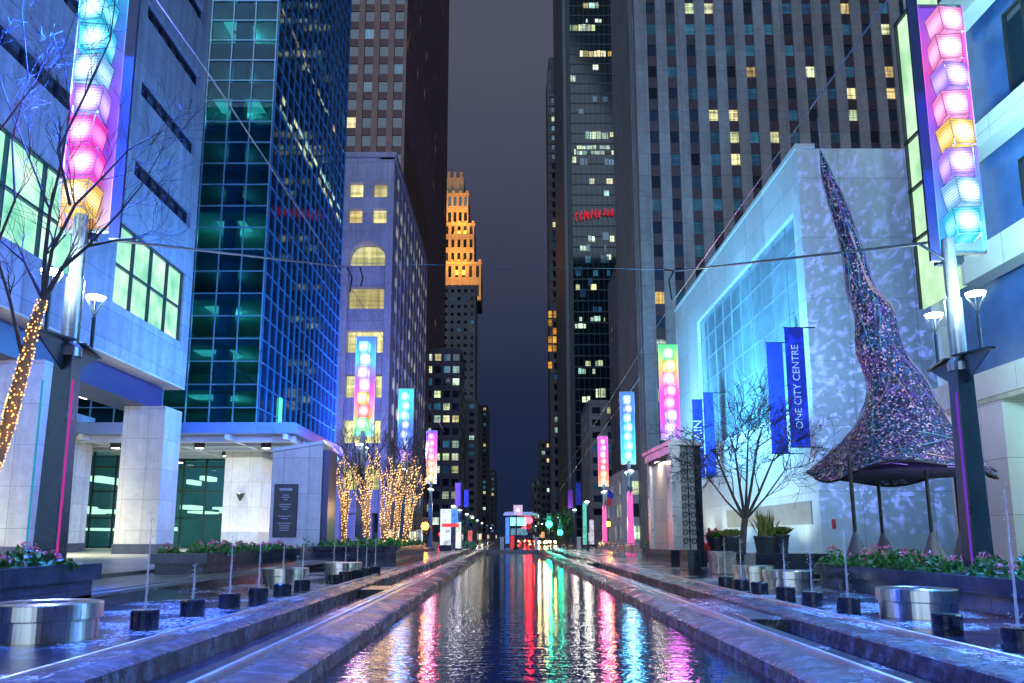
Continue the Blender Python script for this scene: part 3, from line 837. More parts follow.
# arch piece: outer frame by strips around two window columns and the arch
aL, aR = x_at(347, 300).x, x_at(384, 300).x
zsp = x_at(365, 258).z                     # spring line of the arch
zwa, zwb, zwc, zwd = x_at(360,223).z, x_at(360,208).z, x_at(360,197).z, x_at(360,182).z
wl0, wl1, wr0, wr1 = x_at(349,200).x, x_at(363,200).x, x_at(373,200).x, x_at(387,200).x
def fbox(u0,u1,z0,z1,d0=-3,d1=0): ff.box(mb,u0,u1,z0,z1,d0,d1)
ztop_arch = zsp + (aR-aL)/2
fbox(-90, aL, 0, ztop_arch+.3); fbox(aR, FL, 0, ztop_arch+.3)
N = 14; rr = (aR-aL)/2; cxm = (aL+aR)/2
for i in range(N):
    t0, t1 = math.pi*i/N, math.pi*(i+1)/N
    xa, xb = cxm - rr*math.cos(t0), cxm - rr*math.cos(t1)
    za, zb = zsp + rr*math.sin(t0), zsp + rr*math.sin(t1)
    mb.prism([(xa,GY0,za),(xb,GY0,zb),(xb,GY0,ztop_arch+.3),(xa,GY0,ztop_arch+.3)], (0,3,0))
fbox(-90, FL, ztop_arch+.3, zwa)
fbox(-90, wl0, zwa, zwd); fbox(wl1, wr0, zwa, zwd); fbox(wr1, FL, zwa, zwd)
fbox(wl0, wl1, zwb, zwc); fbox(wr0, wr1, zwb, zwc)
fbox(-90, FL, zwd, gz)
fl_h = (zsp-8)/5.4
for k in range(7):                         # parapets inside the arch
    z = 6 + k*fl_h
    if z < ztop_arch-1: fbox(aL, aR, z, z+fl_h*.5, -2.5, -1.2)
# street side: rows of paired bay windows
ws = grid(fr2, mb, GY0+3, GY1, 8, gz-6, 11, 12, 3.2, 2.4, 1.2)
wtop = grid(fr2, mb, GY0+3, GY1, gz-6, gz-1, 11, 1, 2.6, 2.2, 1.2)
fr2.box(mb, GY0+3, GY1, 0, 8, -1.2, 0); fr2.box(mb, GY0, GY1, gz-1, gz+.4, -3, .35); ff.box(mb, -90, FL+.3, gz-.6, gz+.4, -3, .35)
obj('wall', mb, M['garage'], b)
shopfronts(b, fr2, GY0+3, GY1, random.Random(77), 5)
gl = litwin('garage_lit_floor', [(1,.85,.36), (.95,.95,.45), (1,.8,.3)], 1.05, .5, .3)
rnd = random.Random(21)
windows(b, fr2, [(u, z, pick(rnd, [(gl,.48),(M['win_warm'],.25),(M['glass_dark'],.27)])) for u, z in ws+wtop], 3.2, 2.0, .6, limit=90)
for (u0,u1,z0,z1) in ((wl0,wl1,zwa,zwb),(wr0,wr1,zwa,zwb),(wl0,wl1,zwc,zwd),(wr0,wr1,zwc,zwd)):
    obj('window', ff.box(MB(), u0, u1, z0, z1, -1.6, -1.5), gl, b, label='large square yellow-lit window')
for k in range(6):
    z = 6 + k*fl_h + fl_h*.5
    if z < ztop_arch-.5: obj('lit_floor', ff.box(MB(), aL, aR, z, min(z+fl_h*.5, ztop_arch), -2.9, -2.7), gl, b)

# ---------------------------------------------------------------- brown brick tower
bz = 360
p = at(404, 60, 217)
bx = -31.3
b = block('brick_tower', 'brown brick high-rise with dark vertical window bays behind the arched garage', -75, -30.2, 217, 372, bz, M['brick'],
      [('front', 10, 62, .6, .58, .6, 4), ('right', 36, 60, .5, .5, .6, 4)],
      [(M['glass_dark'], .9), (M['win_warm'], .02), (M['win_dim'], .08)], 31, 'tower', spm=pbr('dark_brick_spandrel', (.17,.10,.10), .7, scale=3))
# ---------------------------------------------------------------- gold lit crown
GX0, GX1, GY = -60.0, at(476, 300, 600).x, 600.0
b = thing('gold_tower', 'distant stepped skyscraper with its crown floodlit gold', 'tower', ((GX0+GX1)/2, GY+20, 0))
def zpx(py, Y): return at(500, py, Y).z
tiers = [(at(477,400,GY).x, zpx(255,GY)), (at(480,300,GY).x, 0)]
mb = MB(); g2 = MB()
xr1 = at(481,270,GY).x; xr2 = at(474,230,GY).x; xr3 = at(468,190,GY).x; xr4 = at(463,180,GY).x
mb.box((-70, GY-2, 0), (at(475,350,GY).x, GY+45, zpx(300,GY)))
obj('shaft', mb, M['dark_stone'], b)
z1, z2, z3, z4, z5 = zpx(300,GY), zpx(262,GY), zpx(222,GY), zpx(190,GY), zpx(172,GY)
fg = Face('y', GY, -1)
gw = []
gm = MB()
for (xr, za, zb, nr) in ((xr1, z1, z2, 2), (xr2, z2, z3, 3), (xr3, z3, z4, 2)):
    yf = GY + (0 if za == z1 else 3 if za == z2 else 6)
    f_ = Face('y', yf, -1); nc = 9
    gm.box((-70, yf+1.2, za), (xr, GY+40, zb))
    ws = grid(f_, gm, -70, xr, za, zb, nc, nr, 2.4, (zb-za)/nr*.6, 1.2)
    f_.box(gm, -70, xr+.6, zb-2, zb, 0, .6)
    for u, z in ws: gw.append((f_, u, z, (zb-za)/nr*.6))
    for i in range(8): gm.box((xr-1.9-i*5.5, yf-1, zb), (xr-i*5.5, yf+1, zb+1.8))
    # flank toward the street
gm.box((-70, GY+10, z4), (xr4, GY+34, z5)); 
for i in range(3): gm.box((xr4-3-i*5, GY+9, z5), (xr4-1-i*5, GY+12, z5+4.5))
obj('crown', gm, M['gold_stone'], b)
wmesh = {}
for f_, u, z, hh in gw:
    k = round(hh,2)
    if k not in wmesh: wmesh[k] = MB().box((-1.2,-.1,-hh/2),(1.2,.1,hh/2)).mesh('window', M['glass_dark'])
    if proj((u, f_.c, z))[0] < 440: continue
    o = bpy.data.objects.new('window', wmesh[k]); COL.objects.link(o); o.parent = b; o.location = Vector(f_.p(u,-.8,z)) - wloc(b)
for (zz, yy) in ((z1-2, GY-25), (z2-2, GY-18), (z3, GY-14)):
    lamp('crown_floodlight', 'AREA', ((GX1-14), yy, zz), 13000, (1,.40,.04), 10, (GX1-14, GY+4, zz+26), b)

# ---------------------------------------------------------------- farther left blocks
T_far = [(M['glass_dark'],.62), (M['win_warm'],.1), (M['win_dim'],.2), (M['win_green'],.08)]
def pxblock(name, label, xl_, xr_, Yf, Yb, ytop, wall, faces, table, seed, cat='building', z0=0, group=None):
    return block(name, label, xl_, xr_, Yf, Yb, zpx(ytop, Yf), wall, faces, table, seed, cat, group, z0=z0)
pxblock('office_block', 'grey slab block standing below the gold-lit crown', -60, at(475,380,470).x, 470, 500, 285, M['mid_stone'], [('front', 10, 30, .5, .4, .5, 5), ('right', 8, 30, .5, .4, .5, 5)], [(M['glass_dark'],.9),(M['win_dim'],.1)], 41)
pxblock('office_block', 'block with pale green lit window bands beside the garage', -60, at(460,430,300).x+0, 300, 330, 348, M['dark_stone'], [('front', 12, 14, .7, .55, .5, 5), ('right', 10, 14, .7, .55, .5, 5)], [(M['win_green'],.34),(M['win_dim'],.2),(M['glass_dark'],.46)], 42)
pxblock('office_block', 'dark masonry block further along the left kerb', -60, at(481,430,420).x, 374, 440, 400, M['mid_stone'], [('front', 8, 16, .4, .5, .5, 5), ('right', 14, 16, .45, .5, .5, 5)], T_far, 43)
pxblock('office_block', 'dim tall block at the far end of the left side', -60, at(489,430,700).x, 660, 720, 405, M['dark_stone'], [('front', 8, 24, .4, .5, .5, 5), ('right', 8, 24, .4, .5, .5, 5)], T_far, 44)
pxblock('office_block', 'lowest dim block closing the left side of the street', -60, at(496,480,800).x, 780, 860, 470, M['dark_stone'], [('front', 8, 12, .4, .5, .5, 5), ('right', 8, 12, .4, .5, .5, 5)], T_far, 45)

# ---------------------------------------------------------------- right: pale tower
FR = 22.8
b = thing('pale_tower', 'pale grey stone tower with vertical window bays and scattered lit windows', 'tower', (60, 150, 0))
PY0, PY1, PZ = 128.0, 134.6, 150.0
FRP = at(637, 115, 128).x
ff = Face('y', PY0, -1); fl_ = Face('x', FRP, -1)
wall = MB(); sp_ = MB()
pitch = 3.45; nc = 17; x1 = FRP + 1.2 + nc*pitch
wall.box((FRP+1, PY0+1, 0), (x1+8, PY1+30, PZ))
ff.box(wall, FRP, FRP+1.2, 0, PZ, -1, 0); ff.box(wall, x1, x1+8, 0, PZ, -1, 0); ff.box(wall, FRP+1.2, x1, 0, 6, -1, 0)
nr = 35; zt = 6 + nr*4.1
ws = grid(ff, wall, FRP+1.2, x1, 6, zt, nc, nr, 1.6, 2.1, 1.0, spand=sp_, sd=.35)
off = len(wall.v); wall.add(sp_.v, sp_.f, 1)
fins = MB()
for i in range(4):
    u = PY0 + 1.0 + i*1.6; fl_.box(wall, u, u+.8, 0, PZ, -1, 0)
    fl_.box(wall, u+.8, min(u+1.6, PY1), 0, 6, -1, -.1)
fl_.box(wall, PY0+.9, PY1, PZ-4, PZ, -1, .1)
obj('wall', wall, [M['stone_tower'], M['spandrel_dark']], b)
rnd = random.Random(52)
tw = [(M['glass_dark'],.50),(M['win_dim'],.33),(M['win_green'],.09),(M['win_warm'],.08)]
items = []
for u, z in ws: items.append((u, z, pick(rnd, tw)))
windows(b, ff, items, 1.6, 2.1, .55, M['mullion_dark'])
mb = MB(); rb = random.Random(3)
for i in range(3):
    for j in range(nr):
        fl_.box(mb, PY0+1.8+i*1.6, PY0+2.6+i*1.6, 6+j*4.1, 6+j*4.1+2.4, -.6, -.5)
obj('side_glazing', mb, M['glass_dark'], b)
mb = MB()
for i in range(3):
    for j in range(nr):
        if rb.random() < .1: fl_.box(mb, PY0+1.8+i*1.6, PY0+2.6+i*1.6, 6+j*4.1, 6+j*4.1+2.4, -.49, -.45)
obj('lit_side_window', mb, M['win_warm'], b)

# dark block behind the pale tower
block('office_block', 'dark block with a slanting roofline between the pale tower and the glass tower', at(608,300,235).x, 70, 175, 235, zpx(262,175)+14, M['dark_stone'],
      [('left', 12, 22, .45, .45, .5, 5), ('front', 8, 22, .5, .4, .5, 5)], [(M['glass_dark'],.9),(M['win_dim'],.06),(M['win_warm'],.04)], 53)
# right glass tower
b = thing('glass_tower', 'dark glass high-rise with lit floors and red neon letters, right of the sky gap', 'tower', (45, 300, 0))
QY = 288.0; QX = at(570, 150, 288).x
ff = Face('y', QY, -1); fl3 = Face('x', QX, -1)
obj('curtain_wall', MB().box((QX+.1, QY, 0), (75, QY+70, 260)), darkglass('black_green_glass', (.006,.018,.03), .08, 1.5, .4), b)
mb = MB()
for j in range(62): ff.box(mb, QX, 75, 4.2*j, 4.2*j+.5, .0, .15)
for i in range(26): ff.box(mb, QX+i*2.0, QX+i*2.0+.14, 0, 260, .0, .1)
ff.box(mb, QX-1.0, QX+.6, 0, 260, -3, .5)
obj('mullion_grid', mb, pbr('dark_green_mullions', (.03,.05,.055), .4), b)
obj('corner_fin', MB().box((QX-2.2, QY+2, 0), (QX-.2, QY+60, 260)), pbr('pale_corner_cladding', (.18,.19,.2), .5, panel=(2,4.2,0,.05)), b)
def qlit(px0, px1, py0, py1, m, dens, rows=1):
    rnd = random.Random(int(px0*7+py0))
    for r_ in range(rows):
        ya = py0 + (py1-py0)*r_/rows; yb = py0 + (py1-py0)*(r_+.72)/rows
        x = px0
        while x < px1:
            wd = rnd.uniform(1.5, 6)
            if rnd.random() < dens:
                a = at(x, yb, QY-.3); c = at(min(x+wd, px1), ya+rnd.uniform(0,.25)*(yb-ya), QY-.3); litpiece(b, (a.x, QY-.24, a.z), (c.x, QY-.16, c.z), m)
            x += wd + .8
qlit(567, 622, 2, 10, M['win_green'], .5); qlit(574, 622, 12, 24, M['win_green'], .35, 2); qlit(568, 595, 24, 33, M['win_green'], .7); qlit(610, 622, 26, 44, M['win_dim'], .7, 2)
qlit(580, 606, 50, 59, M['win_warm'], .95); qlit(608, 622, 51, 58, M['win_warm'], .95); qlit(568, 576, 75, 84, M['win_green'], .9)
qlit(581, 608, 131, 142, M['win_green'], .9); qlit(610, 622, 131, 139, M['win_green'], .9); qlit(577, 622, 145, 156, M['win_green'], .75, 2); qlit(580, 622, 158, 168, M['win_dim'], .7)
qlit(568, 576, 140, 165, M['win_green'], .7, 3); qlit(575, 622, 232, 300, M['win_dim'], .35, 6); qlit(577, 620, 226, 262, M['win_green'], .12, 4)
qlit(575, 605, 316, 330, M['win_green'], .3, 2); qlit(575, 605, 360, 376, M['win_green'], .35, 2); qlit(596, 606, 388, 440, M['win_warm'], .8, 4); qlit(578, 590, 395, 405, M['win_warm'], .7)
for ya in (36, 64, 96, 108, 178, 190, 270, 284, 306): qlit(576, 622, ya, ya+8, M['win_green'] if ya % 3 else M['win_dim'], .16)
litrest(b)
# red neon-like letters along a floor (too blurred to read in the photograph)
mb = MB(); rnd = random.Random(17)
x = 575
while x < 620:
    yb = 221 - (x-575)*.12
    for k in range(2):
        x0, x1 = x+rnd.uniform(-.3,1.6), x+rnd.uniform(.2,2.4)
        mb.tube([at(x0, yb-rnd.uniform(0,3), QY-1), at((x0+x1)/2+rnd.uniform(-.8,.8), yb-rnd.uniform(3,7), QY-1), at(x1, yb-rnd.uniform(6,10), QY-1)], .2, 4)
    x += rnd.uniform(3.4, 5.2)
obj('neon_letters', mb, glow('red_neon', (1,.02,.05), .5), b)

# thin far tower with balcony bands
b = thing('balcony_tower', 'slim far tower with stacked balcony bands, at the right edge of the sky', 'tower', (40, 450, 0))
zt = zpx(56, 440); BX = at(549, 200, 440).x
ff = Face('y', 440, -1)
mb = MB().box((BX+.7, 441, 0), (60, 480, zt))
obj('core', mb, M['dark_stone'], b)
mb = MB(); k = 0; z = 8
while z < zt - 26:
    ff.box(mb, BX, BX+22, z, z+2.3, -1, .8); z += 6.0
ff.box(mb, BX-.4, BX+2, 0, zt-10, -3, .3)
obj('balcony_bands', mb, M['mid_stone'], b)
rnd = random.Random(8); it = []
z = 8
while z < zt-30:
    for u in (BX+3, BX+6, BX+9, BX+12): it.append((u, z+4.1, pick(rnd, [(M['glass_dark'],.62),(M['win_dim'],.28),(M['win_green'],.1)])))
    z += 6.0
windows(b, ff, it, 2.2, 2.8, -.05)
mb = MB()
for i in range(4):
    for j in range(7):
        if rnd.random() < .8:
            a = at(548.5+i*4.6, 368-j*8.5, 438); c = at(548.5+i*4.6+3.4, 368-j*8.5-6.5, 438); mb.box((a.x,438.9,a.z),(c.x,439.1,c.z))
obj('amber_lit_window', mb, litwin('amber_lit_window', [(1,.38,.04),(1,.55,.1)], .8, .4, .2), b)  # glowing panes put the gold reflection on this tower into emission
# far right lower blocks
pxblock('office_block', 'dark narrow block with stacked lit balconies near the end of the right side', at(541,470,520).x, 60, 520, 560, 440, M['dark_stone'], [('front', 12, 12, .6, .5, .5, 5), ('left', 8, 12, .6, .5, .5, 5)], [(M['win_green'],.25),(M['glass_dark'],.6),(M['win_warm'],.15)], 61)
pxblock('office_block', 'lowest block at the far end of the right side', at(534,500,800).x, 60, 800, 860, 478, M['mid_stone'], [('front', 12, 8, .5, .5, .5, 5), ('left', 8, 8, .6, .5, .5, 5)], T_far, 62)
pxblock('office_block', 'grey block with pale corner column beside the red and orange light pylon', at(589,430,236).x, 60, 236, 262, 400, M['mid_stone'], [('front', 8, 9, .55, .5, .5, 7), ('left', 6, 9, .55, .5, .5, 7)], T_far, 63)
pxblock('shop_building', 'low pale corner shop with lit windows behind the patio fence', FR-2.5, 60, 143, 172, 470, M['concrete_pale'], [('left', 8, 3, .7, .6, .5, .4), ('front', 6, 3, .6, .6, .5, .4)], [(M['win_green'],.5),(M['win_warm'],.3),(M['glass_dark'],.2)], 64)

# ---------------------------------------------------------------- One City Centre: white building
OY0, OY1, OZ = 59.0, 105.7, onx(805, 137, FR).z
b = thing('white_building', 'white stone building washed in cyan light with a large gridded window', 'building', (35, 80, 0))
fs = Face('x', FR, -1); ff = Face('y', OY0, -1)
mb = MB()
wu0, wu1 = 60.6, onx(697, 322, FR).y; wz0, wz1 = onx(803, 405, FR).z, onx(798, 207, FR).z
mb.box((FR+1.2, OY0+.8, 0), (70, OY1, OZ-.6))
ff.box(mb, FR, 70, 0, OZ, -.8, 0)
fs.box(mb, OY0+.8, OY1, 0, wz0, -1.2, 0); fs.box(mb, OY0+.8, OY1, wz1, OZ, -1.2, 0)
fs.box(mb, OY0+.8, wu0, wz0, wz1, -1.2, 0); fs.box(mb, wu1, OY1, wz0, wz1, -1.2, 0)
fs.box(mb, OY0-.15, OY1, OZ, OZ+.35, -1.4, .15)
obj('wall', mb, M['white_wall'], b)
wn = obj('window', fs.box(MB(), wu0, wu1, wz0, wz1, -.55, -.45), pbr('pale_blue_glazing', (.24,.36,.44), .12, var=.35, scale=.5, panel=(3.1,2.4,0,.02), joint=.8, bump=.02, ior=1.6), b)
mb = MB()
for i in range(11): u = wu0+(wu1-wu0)*i/10; fs.box(mb, u-.045, u+.045, wz0, wz1, -.44, -.36)
for j in range(7): z = wz0+(wz1-wz0)*j/6; fs.box(mb, wu0, wu1, z-.04, z+.04, -.445, -.365)
obj('mullion_grid', mb, pbr('pale_blue_mullion', (.25,.36,.44), .4), wn)
gr = MB()
fs.box(gr, 60.5, 84, 2.55, 4.3, .0, .04)
for j in range(11): fs.box(gr, 60.5, 84, 2.6+j*.155, 2.6+j*.155+.07, .04, .1)
obj('louvre_grille', gr, pbr('grey_louvre', (.3,.34,.36), .4, metal=.4), b)
obj('wall_box', ff.box(MB(), 23.6, 23.85, 2.2, 2.9, 0, .15), M['red'], b)
# ground wall washers (real fixtures along the foot of the wall) and the leafy projector on the end wall
for y in (62.5, 67, 72, 78, 84, 91, 98):
    fx = obj('wall_washer', MB().lathe([(.16,0),(.2,.3)], (FR-3.4, y, .16), 10), M['black'], b)
    obj('lens', MB().lathe([(.13,0),(.13,.015)], (FR-3.4, y, .462), 10), glow('washer_lens', (.85,1,.85), 2) if y == 62.5 else bpy.data.materials['washer_lens'], fx)
    lamp('wall_wash', 'SPOT', (FR-3.4, y, .7), 620, (.75,1,.85), .15, (FR-.1, y, 5.5), b, 110, .9)
for y in (64, 79, 94):
    lamp('cyan_wash', 'SPOT', (13.0, y-6, 9.0), 21000, (.14,.58,1), .6, (FR, y+4, 19), b, 95, .8)
pj = lamp('leaf_projector', 'SPOT', (15.0, 41.0, 8.0), 9000, (.18,.24,1), .03, (27, OY0, 17), b, 85, .5)
lt = pj.data; lt.use_nodes = True; n_ = lt.node_tree
em = n_.nodes['Emission']; tcl = n_.nodes.new('ShaderNodeTexCoord'); vo = n_.nodes.new('ShaderNodeTexNoise'); vo.inputs['Scale'].default_value = 44; vo.inputs['Detail'].default_value = 3; vo.inputs['Roughness'].default_value = .7
n_.links.new(tcl.outputs['Normal'], vo.inputs['Vector'])
cr = n_.nodes.new('ShaderNodeValToRGB'); n_.links.new(vo.outputs[0], cr.inputs[0])
cr.color_ramp.elements[0].position = .52; cr.color_ramp.elements[0].color = (.30,.30,.30,1); cr.color_ramp.elements[1].position = .61; cr.color_ramp.elements[1].color = (3,3,3,1)
n_.links.new(cr.outputs[0], em.inputs['Strength'])
lamp('blue_wash', 'SPOT', (15.5, 41, 8.5), 4200, (.06,.5,1), .5, (27, OY0, 14), b, 100, .8)

# banners on the white building
def vbanner(px0, px1, y0, y1, X, text, label, tsize):
    pa = onx((px0+px1)/2, y0, X); pb = onx((px0+px1)/2, y1, X)
    Yc = pa.y; wd = (px1-px0)/F*Yc*.98
    root = thing('banner', label, 'banner', (X, Yc, pb.z), 'vertical banners on the white building')
    x0, x1_ = at(px0, y0, Yc).x, at(px1, y0, Yc).x
    obj('cloth', MB().box((x0, Yc-.03, pb.z), (x1_, Yc+.03, pa.z)), M['banner_blue'], root)
    obj('bracket', MB().tube([(x0-.05,Yc,pa.z+.03),(FR,Yc,pa.z+.03)], .05).tube([(x0-.05,Yc,pb.z-.03),(FR,Yc,pb.z-.03)], .05), M['post'], root)
    if text:
        cu = bpy.data.curves.new('lettering', 'FONT'); cu.body = text; cu.size = tsize; cu.extrude = .008
        cu.align_x = 'CENTER'; cu.align_y = 'CENTER'; cu.materials.append(M['white_ink'])
        tmp = bpy.data.objects.new('lettering', cu); COL.objects.link(tmp)
        bpy.context.view_layer.update()
        me = bpy.data.meshes.new_from_object(tmp.evaluated_get(bpy.context.evaluated_depsgraph_get()))
        bpy.data.objects.remove(tmp); me.name = 'lettering'
        if not me.materials: me.materials.append(M['white_ink'])
        o = bpy.data.objects.new('lettering', me); COL.objects.link(o); o.parent = root
        o.rotation_euler = (R(90), R(-90), 0)
        o.location = Vector(((x0+x1_)/2, Yc-.05, pb.z + (pa.z-pb.z)*(.5 if len(text) > 5 else .55))) - wloc(root)
    return root
vbanner(784, 803, 328, 449, 21.2, 'ONE CITY CENTRE', 'royal blue banner lettered ONE CITY CENTRE', .74)
vbanner(766, 782, 343, 455, 21.0, None, 'plain royal blue banner left of the lettered one', 1)
vbanner(703, 713, 393, 477, 21.0, None, 'plain royal blue banner beside the MAIN banner', 1)
vbanner(692, 702, 400, 478, 21.0, 'MAIN', 'royal blue banner lettered MAIN behind the monument', 1.3)

# ---------------------------------------------------------------- right near building
b = thing('white_office', 'white-banded office building with blue windows at far right', 'building', (32, 30, 0))
fs = Face('x', FR, -1)
ya, yb = 8.0, 43.3
def zon(px, py): return onx(px, py, FR).z
L0, L1 = zon(1020, 388), zon(1020, 361)
B2a, B2b = zon(1020, 247), zon(1020, 220)
B1a, B1b = zon(1020, 108), zon(1020, 85)
mb = MB()
yG = 38.6                                     # the green-lit glazing takes the far end
for (z0, z1) in ((L0, L1+.1), (B2a-.3, B2b), (B1a-.2, B1b), (B1b+6, B1b+8)):
    fs.box(mb, ya, yG if z0 > L1 else yb, z0, z1, -1.0, 0)
fs.box(mb, ya, yb, B1b+12, B1b+14, -1, 0)
fs.box(mb, 36.6, 41.4, .1, L0-.004, -4.0, -.1)        # corner column
mb.box((FR+.9, yb-.9, L0), (60, yb, B1b+14))
obj('wall', mb, M['white_band'], b)
mb = MB(); fs.box(mb, ya, yG, L1+.1, B1b+12, -1.6, -1.4); mb.box((FR+1.7, ya, L0), (60, yb-1, B1b+12))
obj('blue_infill', mb, M['blue_panel'], b)
for (z0, z1) in ((L1+1.6, B2a-1.0), (B2b+1.3, B1a-1.3), (B1b+1.0, B1b+5.2)):
    for (u0, u1) in ((9, 15), (16, 22.5), (24, 30), (31.0, 35.2)):
        o = obj('window', fs.box(MB(), u0, u1, z0, z1, -1.39, -1.3), M['glass_dark'], b)
        fr = MB()
        for i in range(4): u = u0+(u1-u0)*i/3; fs.box(fr, u-.05, u+.05, z0, z1, -1.29, -1.2)
        fs.box(fr, u0, u1, z0+.02, z0+.12, -1.292, -1.21); fs.box(fr, u0, u1, z1-.12, z1-.02, -1.292, -1.21)
        obj('frame', fr, M['mullion_dark'], o)
# tall green-white lit glazing at the far end
gzs = [L1+4.5, zon(915, 237), zon(905, 140), zon(897, 15)]
t = NT('green_white_lit_glass'); nn = t.noise(.5, t.scaled(t.pos(), 1, 1, .8), 3)
e_ = t.n('ShaderNodeEmission'); t.l(t.ramp(nn, [(.3,(.38,.72,.42)),(.5,(.62,.95,.62)),(.7,(.8,1,.78))]), e_.inputs[0]); e_.inputs[1].default_value = .72
M['green_glass'] = t.done(e_)
gg = obj('lit_glazing', fs.box(MB(), yG+.1, yb, gzs[1]-4, gzs[3], -.5, -.4), M['green_glass'], b)
fr = MB()
for z in (gzs[1], gzs[2], gzs[3]-.1, (gzs[1]+gzs[2])/2): fs.box(fr, yG, yb+.05, z-.07, z+.07, -.38, -.2)
for u in (yG+.05, yb-.05): fs.box(fr, u-.04, u+.04, gzs[1]-4, gzs[3], -.39, -.21)
obj('frame', fr, M['mullion_dark'], gg)
obj('soffit', MB().box((FR+.02, ya, L0-.25), (34, yb-.02, L0-.02)), M['soffit'], b)
sg = obj('shop_glazing', MB().box((27.5, ya, 5.2), (27.6, 36.5, L0-.3)), litwin('teal_shop_glazing', [(.35,.85,.8),(.45,.9,.75)], .55, .4, .4), b)
fr = MB()
for i in range(14): fr.box((27.3, ya+i*2.2, 5.2), (27.5, ya+i*2.2+.12, L0-.3))
fr.box((27.3, ya, 7.0), (27.48, 36.5, 7.12))
obj('frame', fr, M['mullion_dark'], sg)
obj('shop_wall', MB().box((27.7, ya, .1), (28.2, 42, L0-.26)).box((27.4, ya, .1), (27.7, 36.5, 5.19)), M['white_band'], b)
obj('door', MB().box((27.3, 33.5, .16), (27.39, 35.5, 3.2)), M['glass_blue'], b)
for y in (20, 27, 34):
    o = obj('downlight', MB().lathe([(.22,0),(.22,.03)], (24.8, y, L0-.30), 12), dl, b)
lamp('soffit_lamp', 'AREA', (25.0, 27, L0-.6), 700, (.85,1,.9), 3, (25.2, 27, 0), b, sx=(3, 18))

# ================================================================== LIGHT PYLONS
def cc(s):
    return {'cyan':(.05,.62,1), 'ice':(.25,.55,1), 'blue':(.06,.2,1), 'lilac':(.45,.25,1), 'violet':(.35,.06,1), 'magenta':(1,.06,.62),
            'pink':(1,.30,.68), 'red':(1,.07,.12), 'orange':(1,.40,.06), 'gold':(1,.6,.14), 'green':(.12,1,.25), 'teal':(.04,.8,.62), 'white':(.8,.75,1)}[s]
LM = {}
def lant(s, near):
    k = (s, near)
    if k not in LM: LM[k] = lantern('lantern_'+s, cc(s), 1.75 if near else 1.9, not near)
    return LM[k]
NB = 7
BH = .86
_lh = None
def lamp_head(root, x, y, z0, z1, far=False, s=1.0):
    r = obj('lamp_head', MB().tube([(x,y,z0),(x,y,z1-.55*s)], .05*s, 8), M['post'], root)
    mb = MB()
    for k in range(6):
        a = math.pi*k/3; q = (x+.26*s*math.cos(a), y+.26*s*math.sin(a), z1-.04*s)
        mb.tube([(x,y,z1-.57*s), (x+.10*s*math.cos(a), y+.10*s*math.sin(a), z1-.3*s), q], .018*s, 5)
    obj('strut', mb, M['post_light'], r)
    obj('diffuser', MB().lathe([(.17*s,0),(.24*s,.03*s),(.24*s,.06*s),(.12*s,.10*s)], (x,y,z1-.05*s), 18), M['lamp_far'] if far else M['lamp_white'], r, smooth=True)
    return r

